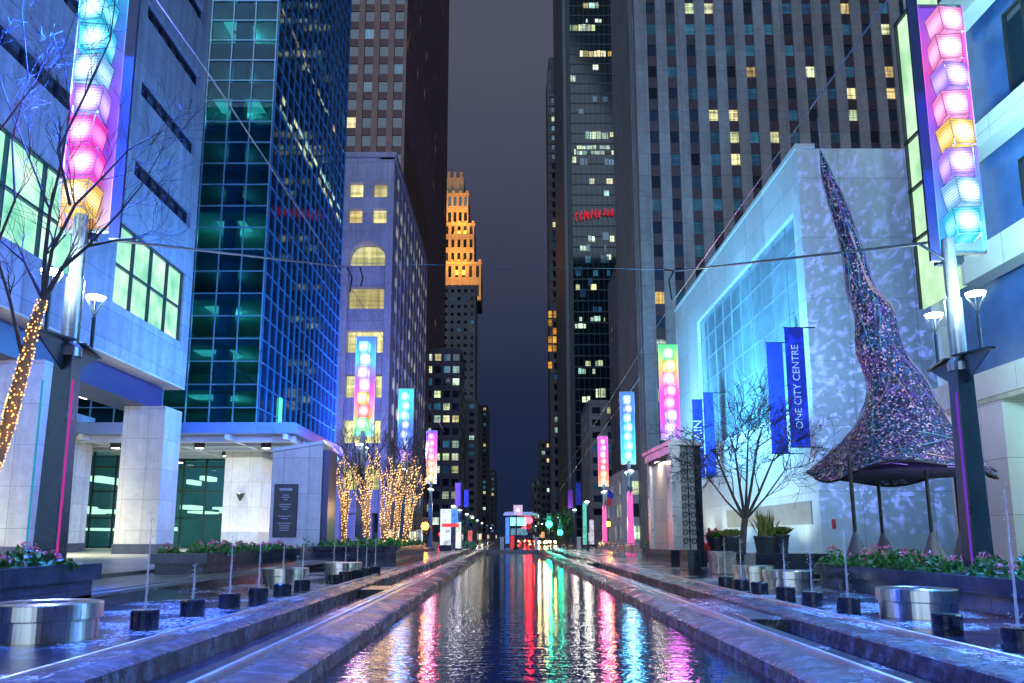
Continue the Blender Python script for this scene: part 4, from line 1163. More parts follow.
def pylon(x, y, cols, panel, label, near=False, postcol=None, strips=None, power=0, pcol=None, pdx=0, board=0, side=None):
    ZB, NB, k0 = (9.6, 8, .32) if near else (8.45, 7, 0)
    if len(cols) < NB: cols = [cols[0]]*(NB-len(cols)) + cols
    root = thing('light_pylon', label, 'light pylon', (x, y, .04), 'light pylons along the square')
    # lower post: tapered box shaft
    mb = MB(); a, c_ = (.28, .22) if near else (.3, .22)
    mb.add([(x-a,y-a,.04),(x+a,y-a,.04),(x+a,y+a,.04),(x-a,y+a,.04),(x-c_,y-c_,5.7+k0),(x+c_,y-c_,5.7+k0),(x+c_,y+c_,5.7+k0),(x-c_,y+c_,5.7+k0)],
           [(0,3,2,1),(4,5,6,7),(0,1,5,4),(1,2,6,5),(2,3,7,6),(3,0,4,7)])
    mb.box((x-.45,y-.45,.04),(x+.45,y+.45,.22))
    obj('post', mb, postcol or M['post'], root, bevel=.02)
    obj('upper_post', MB().lathe([(.21,0),(.21,1.9),(.17,1.9),(.17,ZB-5.7-k0)], (x,y,5.7+k0), 20), M['post_light'], root, smooth=False)
    obj('collar', MB().lathe([(.30,0),(.30,.22),(.25,.3)], (x,y,5.62+k0), 20), M['post_light'], root)
    for s in (-1, 1):
        mb = MB()
        mb.prism([(x-.025,y+s*.22,5.25+k0),(x-.025,y+s*1.35,5.86+k0),(x-.025,y+s*.22,5.95+k0)], (.05,0,0))
        mb.prism([(x-.30,y+s*.2,5.97+k0),(x+.30,y+s*.2,5.97+k0),(x+.10,y+s*1.45,5.90+k0),(x-.10,y+s*1.45,5.90+k0)], (0,0,.05))
        obj('bracket', mb, M['post'], root)
        lamp_head(root, x, y+s*1.02, 5.95+k0, 7.45+k0, far=not near)
        if near: lamp('street_lamp', 'POINT', (x, y+s*1.02, 8.05), 430, (.85,1,.92), .2, None, root)
    if not near: lamp('street_lamp', 'POINT', (x, y, 7.9), 320, (.85,1,.92), .3, None, root)
    ztop = ZB + NB*BH + .15
    px0 = x; x = x + pdx
    # acrylic back sheet, frame and edge strips
    pm = acrylic('acrylic_sheet', panel, ZB-.1, ztop, .42 if near else .7)
    o = obj('acrylic_sheet', MB().box((x-.66,y+.30,ZB-.25),(x+.66,y+.35,ztop+.2)), pm, root, origin=(x,y,0))
    fm = MB()
    for sx in (-.69, .66): fm.box((x+sx,y+.22,ZB-.3),(x+sx+.03,y+.42,ztop+.25))
    fm.box((x-.66,y+.24,ztop+.21),(x+.66,y+.42,ztop+.27)); fm.box((x-.66,y+.24,ZB-.32),(x+.66,y+.42,ZB-.26))
    obj('sheet_frame', fm, M['post_light'], root)
    obj('spine', MB().box((x-.12,y+.36,ZB-.5),(x+.12,y+.62,ztop+.2)), M['post'], root)
    es = acrylic('edge_light_strip', panel, ZB-.1, ztop, 1.1)
    obj('edge_strip', MB().box((x+.63,y+.12,ZB-.2),(x+.66,y+.295,ztop+.15)), es, root, origin=(x,y,0))
    obj('edge_strip', MB().box((x-.66,y+.12,ZB-.2),(x-.63,y+.295,ztop+.15)), es, root, origin=(x,y,0))
    for k in range(NB):
        z = ZB + k*BH
        tilt = R(-9); w_, d_, h_ = .33, .30, .40
        mt = Matrix.Translation((x - .05 + .06*(k % 2), y-.02, z+h_)) @ Matrix.Rotation(tilt, 4, 'X') @ Matrix.Rotation(R(7 if k % 2 else -5), 4, 'Z')
        mb = MB(); lo, hi = .92, 1.06
        vs = [(-w_*lo,-d_*lo,-h_),(w_*lo,-d_*lo,-h_),(w_*lo,d_*lo,-h_),(-w_*lo,d_*lo,-h_),(-w_*hi,-d_*hi,h_),(w_*hi,-d_*hi,h_),(w_*hi,d_*hi,h_),(-w_*hi,d_*hi,h_)]
        mb.add(vs, [(0,3,2,1),(4,5,6,7),(0,1,5,4),(1,2,6,5),(2,3,7,6),(3,0,4,7)])
        me = mb.mesh('light_box', lant(cols[NB-1-k], near))
        o = bpy.data.objects.new('light_box', me); COL.objects.link(o); o.parent = root
        o.matrix_local = Matrix.Translation(-Vector((px0,y,.04))) @ mt
        rim = MB()
        e0 = [Vector(v) for v in vs[4:8]]; e1 = [Vector(v) for v in vs[0:4]]
        for E in (e0, e1):
            for i in range(4): rim.tube([E[i], E[(i+1)%4]], .012, 4)
        for i in range(4): rim.tube([e0[i], e1[i]], .012, 4)
        rm = bpy.data.objects.new('rim', rim.mesh('rim', M['post_light'])); COL.objects.link(rm); rm.parent = o
    if board: obj('side_board', MB().box((x+board*.70,y+.02,ZB-.6),(x+board*.98,y+.12,ztop+.3)), M['board'], root, bevel=.01)
    if pdx: obj('offset_arm', MB().box((px0-.1,y+.4,ZB-.55),(x+.1,y+.6,ZB-.35)), M['post'], root)
    x = px0
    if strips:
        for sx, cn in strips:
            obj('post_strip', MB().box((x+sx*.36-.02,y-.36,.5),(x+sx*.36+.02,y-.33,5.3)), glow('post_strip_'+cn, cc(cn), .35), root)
    if power:
        n3 = len(pcol)
        for i, (cn, pw) in enumerate(pcol):
            z = ztop - (i+.5)*(ztop-ZB)/n3
            hh = (ztop-ZB)/n3*.9; xs = 1 if x > 0 else -1
            lamp('pylon_glow', 'AREA', (x+pdx, y-.85, z), power*pw*.3, cn, 1, (x+pdx, y-9, z-5.0), root, sx=(1.1, hh))
        for i, (cn, pw) in enumerate(side or []):
            z = ztop - (i+.5)*(ztop-ZB)/len(side); xs = 1 if x > 0 else -1
            lamp('pylon_glow', 'AREA', (x+pdx+xs*1.05, y-.2, z), pw, cn, 1, (x+pdx+xs*9, y+((14 if x < 0 else -3.7) if near else 8 if x < 0 and y > 60 else 0), z+(7 if near and x < 0 else 2.5)), root, sx=(.6, 2.2))
    return root

def st(*names):  # bottom to top stops
    n = len(names); return [(i/(n-1), cc(c)) for i, c in enumerate(names)]
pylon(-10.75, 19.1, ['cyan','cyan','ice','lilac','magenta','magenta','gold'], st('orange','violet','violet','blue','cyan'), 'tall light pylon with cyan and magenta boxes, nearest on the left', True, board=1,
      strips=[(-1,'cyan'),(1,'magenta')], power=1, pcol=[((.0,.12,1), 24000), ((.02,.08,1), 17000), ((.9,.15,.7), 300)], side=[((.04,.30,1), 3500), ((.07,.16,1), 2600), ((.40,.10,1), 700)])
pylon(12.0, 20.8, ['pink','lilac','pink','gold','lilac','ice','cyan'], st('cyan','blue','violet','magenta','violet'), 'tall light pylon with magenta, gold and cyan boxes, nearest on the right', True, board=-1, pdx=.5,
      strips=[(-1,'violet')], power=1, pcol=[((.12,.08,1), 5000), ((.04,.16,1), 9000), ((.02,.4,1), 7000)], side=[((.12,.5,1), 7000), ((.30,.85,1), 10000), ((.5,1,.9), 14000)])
pylon(-9.5, 52, ['cyan','ice','lilac','pink','orange','red','green'], st('green','orange','magenta','violet','cyan','blue'), 'light pylon fading from blue through pink to green, behind the lit trees', power=1, pcol=[((.1,.4,1),900),((.7,.15,.6),400)], side=[((.04,.35,1),2600),((.12,.25,1),1800)])
pylon(-9.2, 71, ['teal','teal','cyan','blue','blue','blue','violet'], st('violet','blue','blue','cyan','teal'), 'light pylon fading from teal to deep blue', power=1, pcol=[((.05,.25,1),1500)], side=[((.05,.3,1),3500)])
pylon(-9.6, 100, ['magenta','magenta','magenta','pink','orange','gold','gold'], st('gold','orange','magenta','violet'), 'light pylon fading from magenta to yellow on the left kerb', power=1, pcol=[((1,.15,.4),900)], side=[((.18,.2,1),24000)])  # strong side lamp added to wash the distant garage blue
pylon(11.1, 54, ['green','gold','pink','magenta','magenta','lilac','lilac'], st('violet','magenta','magenta','gold','green'), 'light pylon with a green top and magenta boxes above the monument', power=1, pcol=[((.6,.8,.2),500),((.9,.1,.9),900)])
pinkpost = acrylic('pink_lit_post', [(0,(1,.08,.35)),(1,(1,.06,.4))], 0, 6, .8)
pylon(11.0, 72.7, ['ice','blue','cyan','cyan','cyan','teal','teal'], st('teal','cyan','blue','blue'), 'light pylon fading from blue to teal on a pink lit post', postcol=pinkpost, power=1, pcol=[((.05,.5,1),1100)], side=[((.08,.6,1),2500)])
pylon(12.6, 105.6, ['magenta','magenta','pink','red','red','orange','orange'], st('orange','red','magenta','magenta'), 'light pylon fading from magenta to orange on a pink lit post', postcol=pinkpost, power=1, pcol=[((1,.12,.35),1100)])

# ================================================================== FOUNTAIN THINGS
def drum(px, py, label, r=.76, X=None):
    g = onz(px, py, .04); g.y += r
    g.x = (px-VX)/F*(g.y*CT)
    root = thing('steel_drum', label, 'fountain drum', (g.x, g.y, .04), 'stainless steel fountain drums')
    obj('body', MB().lathe([(r*.94,0),(r*.94,.30)], (g.x,g.y,.04), 72), M['steel'], root)
    obj('lid', MB().lathe([(r*.985,0),(r,.015),(r,.23),(r*.985,.245),(r*.42,.25),(r*.40,.235)], (g.x,g.y,.342), 72), M['steel'], root)
    obj('lid_opening', MB().lathe([(r*.36,0),(r*.36,.012)], (g.x,g.y,.58), 32), M['granite_wet'], root)
    return root
drum(54, 645, 'large steel fountain drum at the near left, before the planter', .80)
drum(287, 586, 'steel fountain drum on the left terrace in front of the long planter')
drum(344, 577, 'steel fountain drum by the dark corner planter on the left')
drum(912, 620, 'steel fountain drum on the right terrace before the flower planter')
drum(786, 590, 'steel fountain drum at the far end of the right planter')
drum(752, 582, 'steel fountain drum nearest the black cube wall on the right', .72)

def jet(px, py, height, label, grp, lean=0.0):
    g = onz(px, py, .04)
    root = thing('fountain_jet', label, 'fountain jet', (g.x, g.y, .04), grp)
    obj('nozzle', MB().lathe([(.235,0),(.235,.30),(.215,.325),(.06,.325)], (g.x,g.y,.04), 22), M['granite_black'], root)
    if height > 0:
        n = 8; pts = [(g.x+random.uniform(-.006,.006), g.y, .36+height*i/n) for i in range(n+1)]
        rad = [.024+.004*random.random()-.018*i/n for i in range(n+1)]
        sm = MB().tube(pts, rad, 7)
        for k in range(34):
            f = random.random()**.5; q = random.gauss(0, .012+.035*f)
            sm.ball((g.x+q, g.y+random.gauss(0,.02), .36+height*f*1.06), random.uniform(.006,.015), 5, 3)
        for k in range(26):
            a = random.uniform(0,6.28); q = abs(random.gauss(0,.16)); sm.ball((g.x+q*math.cos(a), g.y+q*math.sin(a), .37+random.expovariate(5)*(1-q)), random.uniform(.006,.016), 5, 3)
        obj('water_stream', sm, M['stream'], root, smooth=True)
    return root
G1, G2 = 'fountain jets along the left rail', 'fountain jets along the right rail'
ordn = ['first','second','third','fourth','fifth','sixth','seventh','eighth','ninth','tenth']
LJ = [(144,629,1.6),(192,616,.7),(229,608,1.25),(258,601,1.1),(282,596,1.2),(302,591,1.35),(333,584,1.2),(345,580.5,.9),(357,578.5,1.1),(366,576,1.3),(375,574,1.4)]
ordn.append('eleventh')
for i, (px, py, h_) in enumerate(LJ):
    jet(px, py, h_, f'dark fountain nozzle with a jet, {ordn[i]} from the near drum by the left rail', G1, .06)
RJ = [(1021,652,1.9),(948,634,0),(849,613,1.35),(813,606,1.0),(786,600,1.1),(760,594,0),(742,590.5,1.2),(726,587,1.2)]
for i, (px, py, h_) in enumerate(RJ):
    jet(px, py, h_, f'dark fountain nozzle with{" a" if h_ else "out"} jet, {ordn[i]} from the right edge by the right rail', G2, -.06)

# planters
def planter(name, label, x0, x1, y0, y1, h, m, z0=.04, rim=.34):
    root = thing(name, label, 'planter', ((x0+x1)/2, (y0+y1)/2, z0), 'dark granite planters')
    obj('base', MB().box((x0+.12,y0+.12,z0),(x1-.12,y1-.12,h-rim-.002)), m, root, bevel=.01)
    mb = MB()
    mb.box((x0,y0,h-rim),(x1,y0+.3,h)); mb.box((x0,y1-.3,h-rim),(x1,y1,h)); mb.box((x0,y0+.3,h-rim),(x0+.3,y1-.3,h)); mb.box((x1-.3,y0+.3,h-rim),(x1,y1-.3,h))
    obj('rim', mb, m, root)
    obj('soil', MB().box((x0+.3,y0+.3,h-rim),(x1-.3,y1-.3,h-.1)), M['soil'], root)
    return root
M['planter_blue'] = pbr('wet_blue_black_granite', (.035,.055,.09), .16, scale=20, var=.5, panel=(2.4,.5,0,.006), bump=.06, ior=1.5)
planter('planter', 'wet dark planter of red and white flowers at the near left', -12.6, -8.9, 10.2, 17.9, 1.04, M['planter_blue'])
planter('planter', 'long dark planter with pink flowers below the plaque pier', -11.6, -9.75, 26.4, 38.2, 1.08, M['planter_blue'])
planter('planter', 'black corner planter under the fairy-lit trees', -11.2, -5.8, 43.0, 57.5, 1.1, M['granite_black'], rim=.2)
planter('planter', 'long dark flower planter before the sculpture on the right', 9.75, 13.2, 12.0, 26.0, .78, M['planter_blue'])
planter('planter', 'small dark planter box behind the right steel drums', 12.6, 15.5, 33.5, 37.5, .75, M['granite_black'], rim=.18)
planter('planter', 'black planter with shrubs left of the monument', 9.2, 10.9, 52.4, 56.6, 1.0, M['granite_black'], rim=.18)
obj_ = tag(obj('cube_wall', MB().box((9.85,32.4,.04),(12.9,34.4,.95)).box((10.0,34.4,.04),(12.7,37.5,.9)), M['granite_black'], bevel=.02), 'black polished granite block wall at the foot of the bare tree', 'wall')
tag(obj('granite_block', MB().box((8.9,34.6,.04),(9.7,36.2,.98)), M['portal_metal'], bevel=.03), 'shiny block reflecting pink light before the monument', 'block')
tag(obj('granite_block', MB().box((8.3,37.6,.04),(8.9,39.4,1.0)), M['granite_black'], bevel=.03), 'narrow black granite block beside the monument foot', 'block')

def bed(name, label, x0, x1, y0, y1, z, n, seed, leafm, hmax=.42, flowers=90, lsz=.07):
    rnd = random.Random(seed); mb = MB()
    hs = [(rnd.uniform(x0,x1), rnd.uniform(y0,y1), rnd.uniform(.4,1.0)*hmax, rnd.uniform(.22,.5)) for _ in range(max(6, int((x1-x0)*(y1-y0)*2.0)))]
    def leaf(c, s, mi):
        d = Vector((rnd.uniform(-1,1), rnd.uniform(-1,1), rnd.uniform(-.2,1))).normalized(); u = d.orthogonal().normalized()
        u = Matrix.Rotation(rnd.uniform(0,6.28), 3, d) @ u; v = d.cross(u)
        mb.add([c-u*s, c-v*s*.45+d*s*.1, c+u*s, c+v*s*.45+d*s*.1], [(0,1,2,3)], mi)
    for i in range(n):
        hx, hy, hh, hr = rnd.choice(hs)
        a, b_, q = rnd.uniform(0,6.28), rnd.uniform(0,1)**.5, rnd.uniform(0,1)
        zz = z + hh*(1-b_*b_*.75)*(.35+.65*q)
        leaf(Vector((hx+math.cos(a)*b_*hr, hy+math.sin(a)*b_*hr, zz)), rnd.uniform(.6,1.3)*lsz, 0 if rnd.random() < .8 else 1)
    for i in range(flowers):
        hx, hy, hh, hr = rnd.choice(hs); a, b_ = rnd.uniform(0,6.28), rnd.uniform(0,1)
        c = Vector((hx+math.cos(a)*b_*hr*.8, hy+math.sin(a)*b_*hr*.8, z+hh*(1.02-b_*b_*.5)+.03))
        for k in range(7): leaf(c+Vector((rnd.uniform(-.05,.05),rnd.uniform(-.05,.05),rnd.uniform(-.04,.04))), lsz*.62, 2)
    o = obj(name, mb, [leafm, M['leaf_grey'], M['flower']])
    return tag(o, label, 'flowers', None, 'stuff')
bed('flower_bed', 'bed of red and white flowers in the near left planter', -12.2, -9.1, 10.6, 17.7, .95, 5200, 1, M['leaf'], .5, 100, .08)
bed('flower_bed', 'bed of pink flowers in the long planter by the pier', -11.4, -9.95, 26.7, 38, .98, 3200, 2, M['leaf'], .5, 90, .09)
bed('flower_bed', 'bed of bushy pink geraniums in the right planter', 10.0, 13.0, 12.3, 25.8, .70, 7000, 3, M['leaf'], .62, 170, .09)
bed('shrub_bed', 'low dark green shrubs in the corner planter under the lit trees', -11, -6, 43.4, 57, 1.0, 3000, 4, M['leaf'], .6, 0, .13)
bed('shrub_bed', 'low shrubs with magenta flowers in the planter by the monument', 9.4, 10.7, 52.7, 56.3, .9, 700, 5, M['leaf'], .8, 40, .12)

# ================================================================== TREES
def grow(mb, p, d, L, r, lv, rnd, tips, spread=.55, up=.12, kids=(2,3), seg=4, shrink=.68, rmin=.006):
    pts = [p.copy()]; rad = [r]; q = p.copy(); dd = d.copy()
    for i in range(seg):
        dd = (dd + Vector((rnd.gauss(0,.13), rnd.gauss(0,.13), rnd.gauss(0,.08)+up*.3))).normalized()
        q = q + dd*(L/seg); pts.append(q.copy()); rad.append(max(rmin, r*(1-.45*(i+1)/seg)))
    mb.tube(pts, rad, 7 if r > .05 else 5 if r > .02 else 3, caps=False)
    if lv <= 0: tips.append(q); return
    n = rnd.randint(*kids)
    for k in range(n):
        t = rnd.uniform(.45, 1.0) if k else 1.0
        i = min(seg, max(1, int(t*seg))); base = pts[i]
        ax = dd.orthogonal().normalized(); ax = Matrix.Rotation(rnd.uniform(0,6.28), 3, dd) @ ax
        nd = (Matrix.Rotation(rnd.uniform(.3,1.0)*spread*1.5, 3, ax) @ dd + Vector((0,0,up))).normalized()
        grow(mb, base, nd, L*rnd.uniform(.62,.9)*shrink/.68, max(rmin, rad[i]*shrink), lv-1, rnd, tips, spread, up, kids, max(3, seg-1), shrink, rmin)

def wrap(mb, pts, rads, step, turn, bulb, rnd):
    """bulbs spiralling round a limb"""
    a = 0
    for i in range(len(pts)-1):
        p, q = Vector(pts[i]), Vector(pts[i+1]); L = (q-p).length; n = max(1, int(L/step)); t = (q-p).normalized()
        u = t.orthogonal().normalized(); v = t.cross(u)
        for k in range(n):
            f = k/n; r = rads[i]*(1-f)+rads[i+1]*f + bulb*.4; c = p.lerp(q, f)
            a += turn + rnd.uniform(-.8,.8)
            if rnd.random() < .2: continue
            c = c + (u*math.cos(a)+v*math.sin(a))*r
            mb.ball(c, bulb*rnd.uniform(.5,1.25), 4, 3)

# foreground left tree: wrapped trunk leaning right, bare crown overhead
rnd = random.Random(12)
Yt = 16.2
tp = [at(-34, 560, Yt), at(-12, 480, Yt), at(8, 425, Yt), at(24, 365, Yt), at(34, 325, Yt), at(43, 300, Yt)]
root = thing('bare_tree', 'leaning bare tree wrapped in amber lights at the left edge', 'tree', tp[0])
tr = [.17, .155, .135, .12, .11, .095]
mb = MB().tube(tp, tr, 10)
obj('trunk', mb, M['bark_pale'], root, smooth=True)
mb = MB(); tips = []
brs = [ [(43,300),(62,268),(88,246),(118,240),(140,238)], [(43,300),(45,255),(50,210),(62,160),(70,110),(64,60)], [(43,300),(52,250),(75,205),(100,180),(128,150),(160,132)],
        [(43,300),(25,262),(0,240),(-30,225)], [(24,365),(10,300),(-5,250),(-20,190)], [(50,210),(30,160),(10,110),(-6,60)], [(88,246),(120,212),(142,185),(162,150)], [(70,205),(58,150),(85,95),(110,40),(118,-20)],
        [(-5,250),(15,200),(12,140),(28,80),(22,10)], [(0,130),(30,90),(60,60),(75,15)] ]
for i, br in enumerate(brs):
    Yk = Yt + [0,.3,-.4,.2,-.5,.2,.1,-.2,.4,.3][i]*1.2
    pts = [at(x, y, Yt + (Yk-Yt)*min(1, j/2)) for j, (x, y) in enumerate(br)]
    r0 = [.075,.07,.06,.06,.06,.035,.04,.05,.045,.03][i]
    rad = [max(.008, r0*.72*(1-.75*j/(len(pts)-1))) for j in range(len(pts))]
    mb.tube(pts, rad, 7, caps=False)
    for j in range(1, len(pts)):
        for k in range(2):
            d = (pts[j]-pts[j-1]).normalized(); d = (d + Vector((rnd.uniform(-.9,.9), rnd.uniform(-.9,.9), rnd.uniform(-.3,.9)))).normalized()
            grow(mb, pts[j], d, rnd.uniform(.5,.9), rad[j]*.55, 2, rnd, tips, .6, .15, (2,3), 4, .7, .005)
obj('crown', mb, M['bark'], root)
mb = MB(); wrap(mb, tp, tr, .0105, 1.17, .020, rnd)
obj('light_string', mb, M['bulbs'], root)['kind'] = 'stuff'
lamp('string_glow', 'POINT', at(40, 420, Yt-.6), 30, (1,.55,.2), .5, None, root)

# bare tree on the right in front of the white building
rnd = random.Random(9)
Yt = 33.0
base = at(742, 562, Yt); base.z = .9
root = thing('bare_tree', 'bare round-headed street tree before the white building on the right', 'tree', base)
tp = [base, at(743, 540, Yt), at(745, 518, Yt)]
obj('trunk', MB().tube(tp, [.17,.14,.125], 9), M['bark'], root, smooth=True)
mb = MB(); tips = []
for (ex, ey, dy, r0) in ((722,470,-.6,.075),(735,452,.7,.07),(757,448,-.5,.075),(772,462,.6,.07),(748,440,.3,.06),(708,478,.4,.05),(785,470,-.6,.05)):
    e1 = at(ex, ey, Yt+dy); m0 = tp[2].lerp(e1, .5) + Vector((0,0,-.15))
    mb.tube([tp[2]-Vector((0,0,.1)), m0, e1], [r0, r0*.75, r0*.5], 6, caps=False)
    d = (e1-m0).normalized()
    for k in range(4): 
        dd = (d + Vector((rnd.uniform(-.8,.8), rnd.uniform(-.8,.8), rnd.uniform(-.5,.6)))).normalized()
        grow(mb, e1 if k < 3 else m0, dd, rnd.uniform(.7,1.05), r0*.45, 4, rnd, tips, .62, .03, (2,3), 4, .74, .010)
obj('crown', mb, M['bark'], root)

# fairy-lit trees on the left corner planter
tl = [(344,543,52,[(338,470),(346,466),(352,478)],'leftmost'), (366,540,50,[(357,478),(368,470),(372,468)],'second from the left'), (384,540,49,[(378,462),(392,468),(398,474)],'third from the left'), (395,542,54,[(402,464),(408,470),(400,476)],'fourth from the left'), (404,541,50,[(412,468),(423,490),(416,478)],'rightmost')]
for i, (bx_, by_, Yb, ends, nm) in enumerate(tl):
    rnd = random.Random(60+i)
    bs = at(bx_, by_, Yb); bs.z = 1.05
    root = thing('fairy_lit_tree', f'bare tree wrapped in fairy lights, {nm} of five in corner planter', 'tree', bs, 'fairy-lit trees in the corner planter')
    tk = MB(); lt_ = MB(); cr_ = MB(); tips = []
    for (ex, ey) in ends:
        e1 = at(ex, ey, Yb + rnd.uniform(-1,1)); mid = bs.lerp(e1, .5) + Vector(((e1.x-bs.x)*-.15, 0, .3))
        pts = [bs, bs.lerp(mid,.5)+Vector((rnd.uniform(-.12,.12),0,0)), mid, mid.lerp(e1,.5)+Vector((rnd.uniform(-.15,.15),0,0)), e1]; rad = [.12,.105,.09,.075,.055]
        tk.tube(pts, rad, 7); wrap(lt_, pts, rad, .038, 1.5, .032, rnd)
        for base in (pts[2], pts[3], pts[3], e1, e1):     # side limbs, lit on their lower half
            d = ((e1-mid).normalized() + Vector((rnd.uniform(-.7,.7), rnd.uniform(-.5,.5), rnd.uniform(-.1,.5)))).normalized()
            L = rnd.uniform(.5, 1.05); l1 = base + d*L*.55; l2 = l1 + (d+Vector((rnd.uniform(-.3,.3),0,.3))).normalized()*L*.6
            tk.tube([base, l1, l2], [.05,.038,.022], 5); wrap(lt_, [base, l1, l2], [.05,.038,.022], .055, 1.7, .03, rnd)
            for k in range(2): grow(cr_, l2, (d+Vector((rnd.uniform(-.5,.5),rnd.uniform(-.5,.5),.3))).normalized(), rnd.uniform(.7,1.2), .022, 2, rnd, tips, .6, .18, (2,3), 4, .72, .010)
    obj('trunk', tk, M['bark_pale'], root, smooth=True)
    obj('light_string', lt_, M['bulbs_white'], root)['kind'] = 'stuff'
    obj('crown', cr_, M['bark'], root)
    lamp('string_glow', 'POINT', bs + Vector((0,-1.2,2.2)), 55, (1,.6,.25), .6, None, root)

# ================================================================== SCULPTURE
Ys = 33.0
rows = [(150,820,821.2),(156,820.5,823),(170,822,830),(187,825,837),(204,830,845),(221,835,852),(238,840,858),(255,844,864),(272,846,868),(288,848,873),(300,851,882),(308,854,889),(322,857,894),(336,857,896),(352,858,900),(367,864,911),(381,869,923),(392,870,930),(403,868,936),(414,864,943),(425,857,951),(440,845,966),(452,833,978),(462,822,988),(470,813,996),(474,808,1000)]
prof, ax = [], []
cx0 = at(904, 474, Ys)
root = thing('hat_sculpture', 'giant pointed hat-shaped canopy woven of coloured wire on thin poles', 'sculpture', (cx0.x, Ys, .16))
for (y, a, c) in rows:
    l_, r_ = at(a, y, Ys), at(c, y, Ys)
    prof.append(((r_.x-l_.x)/2, l_.z)); ax.append(((l_.x+r_.x)/2, Ys))
# resample for wavy woven surface, bottom to top
prof = prof[::-1]; ax = ax[::-1]
prof = [(r_*(.86 + .14*min(1, i/12)), z) for i, (r_, z) in enumerate(prof)]
ax = [(x - .30*(1-min(1, i/9)), y) for i, (x, y) in enumerate(ax)]
mb = MB(); n = 72; vs = []
rnd = random.Random(2)
for i, ((r, z), (x, y)) in enumerate(zip(prof, ax)):
    for j in range(n):
        th = 2*math.pi*j/n
        rim = max(0, 1 - i/6.0)
        zz = z + rim*.28*math.sin(3*th+.6) + (.10*rim*math.sin(5*th))
        rr_ = r*(1 + .03*math.sin(4*th+z) + rnd.uniform(-.02,.02))
        vs.append((x+rr_*math.cos(th), y+rr_*math.sin(th), zz))
fcs = [(i*n+j, i*n+(j+1)%n, (i+1)*n+(j+1)%n, (i+1)*n+j) for i in range(len(prof)-1) for j in range(n)]
mb.add(vs, fcs)
def mk_woven():
    """dense tangle of coloured wires over a dark core"""
    t = NT('woven_coloured_wire'); p = t.pos()
    def strands(scale, w, sc3):
        v = t.n('ShaderNodeTexVoronoi', feature='DISTANCE_TO_EDGE'); v.inputs['Scale'].default_value = scale
        mp = t.mix(.16, t.scaled(p, *sc3), t.noise(2.5, p, 3, out=1)); t.l(mp, v.inputs['Vector'])
        return t.ramp(v.outputs['Distance'], [(0,(1,)*3), (w,(.5,)*3), (w*2,(0,)*3)])
    hue = t.noise(1.3, p, 5, .75)
    col = t.ramp(hue, [(.28,(.03,.35,.50)),(.38,(.05,.16,.75)),(.47,(.03,.30,.55)),(.54,(.40,.10,.62)),(.60,(.08,.16,.7)),(.68,(.75,.35,.25)),(.76,(.05,.55,.5))])
    a = strands(4.2, .035, (1,1,.5)); b_ = strands(8.5, .045, (1.2,1.2,.7))
    c = t.mix(a, (.010,.010,.028), col); c = t.mix(t.math('MULTIPLY', b_, .6), c, t.mix(.15, col, (.8,.8,1)))
    v2 = t.n('ShaderNodeTexVoronoi'); v2.inputs['Scale'].default_value = 15; t.l(p, v2.inputs['Vector'])
    sp2 = t.n('ShaderNodeSeparateColor'); t.l(v2.outputs['Color'], sp2.inputs[0])
    c = t.mix(t.math('GREATER_THAN', sp2.outputs[0], .88), c, t.mix(sp2.outputs[1], (.95,.9,1), (.95,.45,.6)))
    h = t.math('ADD', a, b_)
    return t.done(t.bsdf(c, .4, .1, 1.45, h, .8, .05))
M['woven'] = mk_woven()
cone = mb
# loose wires wound over the surface
mb = MB()
for k in range(150):
    i = rnd.uniform(.3, len(prof)-3); th = rnd.uniform(0, 6.28); pts = []
    dth, di = rnd.uniform(-.16,.16), rnd.uniform(-.4,.9)
    for s_ in range(6):
        a = min(len(prof)-1.01, max(0, i+di*s_)); ia = int(a); f = a-ia
        r = prof[ia][0]*(1-f)+prof[ia+1][0]*f+.05; z = prof[ia][1]*(1-f)+prof[ia+1][1]*f; x = ax[ia][0]*(1-f)+ax[ia+1][0]*f
        pts.append((x+r*math.cos(th+dth*s_), Ys+r*math.sin(th+dth*s_), z))
    mb.tube(pts, .017, 3, caps=False, mi=rnd.choice((1,1,2,3)))
cone.add(mb.v, mb.f); cone.m[-len(mb.m):] = mb.m
obj('woven_cone', cone, [M['woven'], pbr('violet_wire', (.35,.2,.6), .35, metal=.6), pbr('teal_wire', (.15,.45,.5), .35, metal=.6), pbr('copper_wire', (.7,.4,.3), .3, metal=.7)], root)
obj('inner_lining', MB().lathe([(prof[0][0]*.97, prof[0][1]-.02),(prof[2][0]*.94, prof[2][1]-.12),(prof[3][0]*.86, prof[3][1]-.25)], (cx0.x,Ys,0), 48), pbr('dark_netting', (.03,.02,.07), .6), root)
obj('rim_ring', MB().tube([(vs[j%n][0], vs[j%n][1], vs[j%n][2]-.02) for j in range(n+1)], .05, 6), M['iron'], root)
for (px, dyy) in ((853, -2.2), (929, -2.0), (958, 1.5), (880, 3.0)):
    q = at(px, 500, Ys+dyy); zt = prof[1][1]+.25
    o = obj('pole', MB().tube([(q.x,q.y,1.2),(q.x-.03,q.y,zt)], .075, 10), M['iron'], root)
    obj('cone_foot', MB().lathe([(.62,0),(.64,.05),(.40,.75),(.12,1.5),(.07,1.62)], (q.x,q.y,.165), 20), pbr('dark_woven_foot', (.07,.07,.11), .45, scale=14, bump=.6, var=.6) if px == 853 else bpy.data.materials['dark_woven_foot'], o)
obj('tip_cable', MB().tube([at(820.3,150,Ys), at(817.6,118,Ys)], .02, 5), M['wire'], root)
lamp('sculpture_spot', 'SPOT', (13.5, 24.0, 1.4), 1900, (.5,.45,1), .1, at(872, 370, Ys), root, 45, .6)
lamp('sculpture_spot', 'SPOT', (19.5, 25.5, 1.4), 1100, (.7,.45,1), .1, at(890, 400, Ys), root, 45, .6)
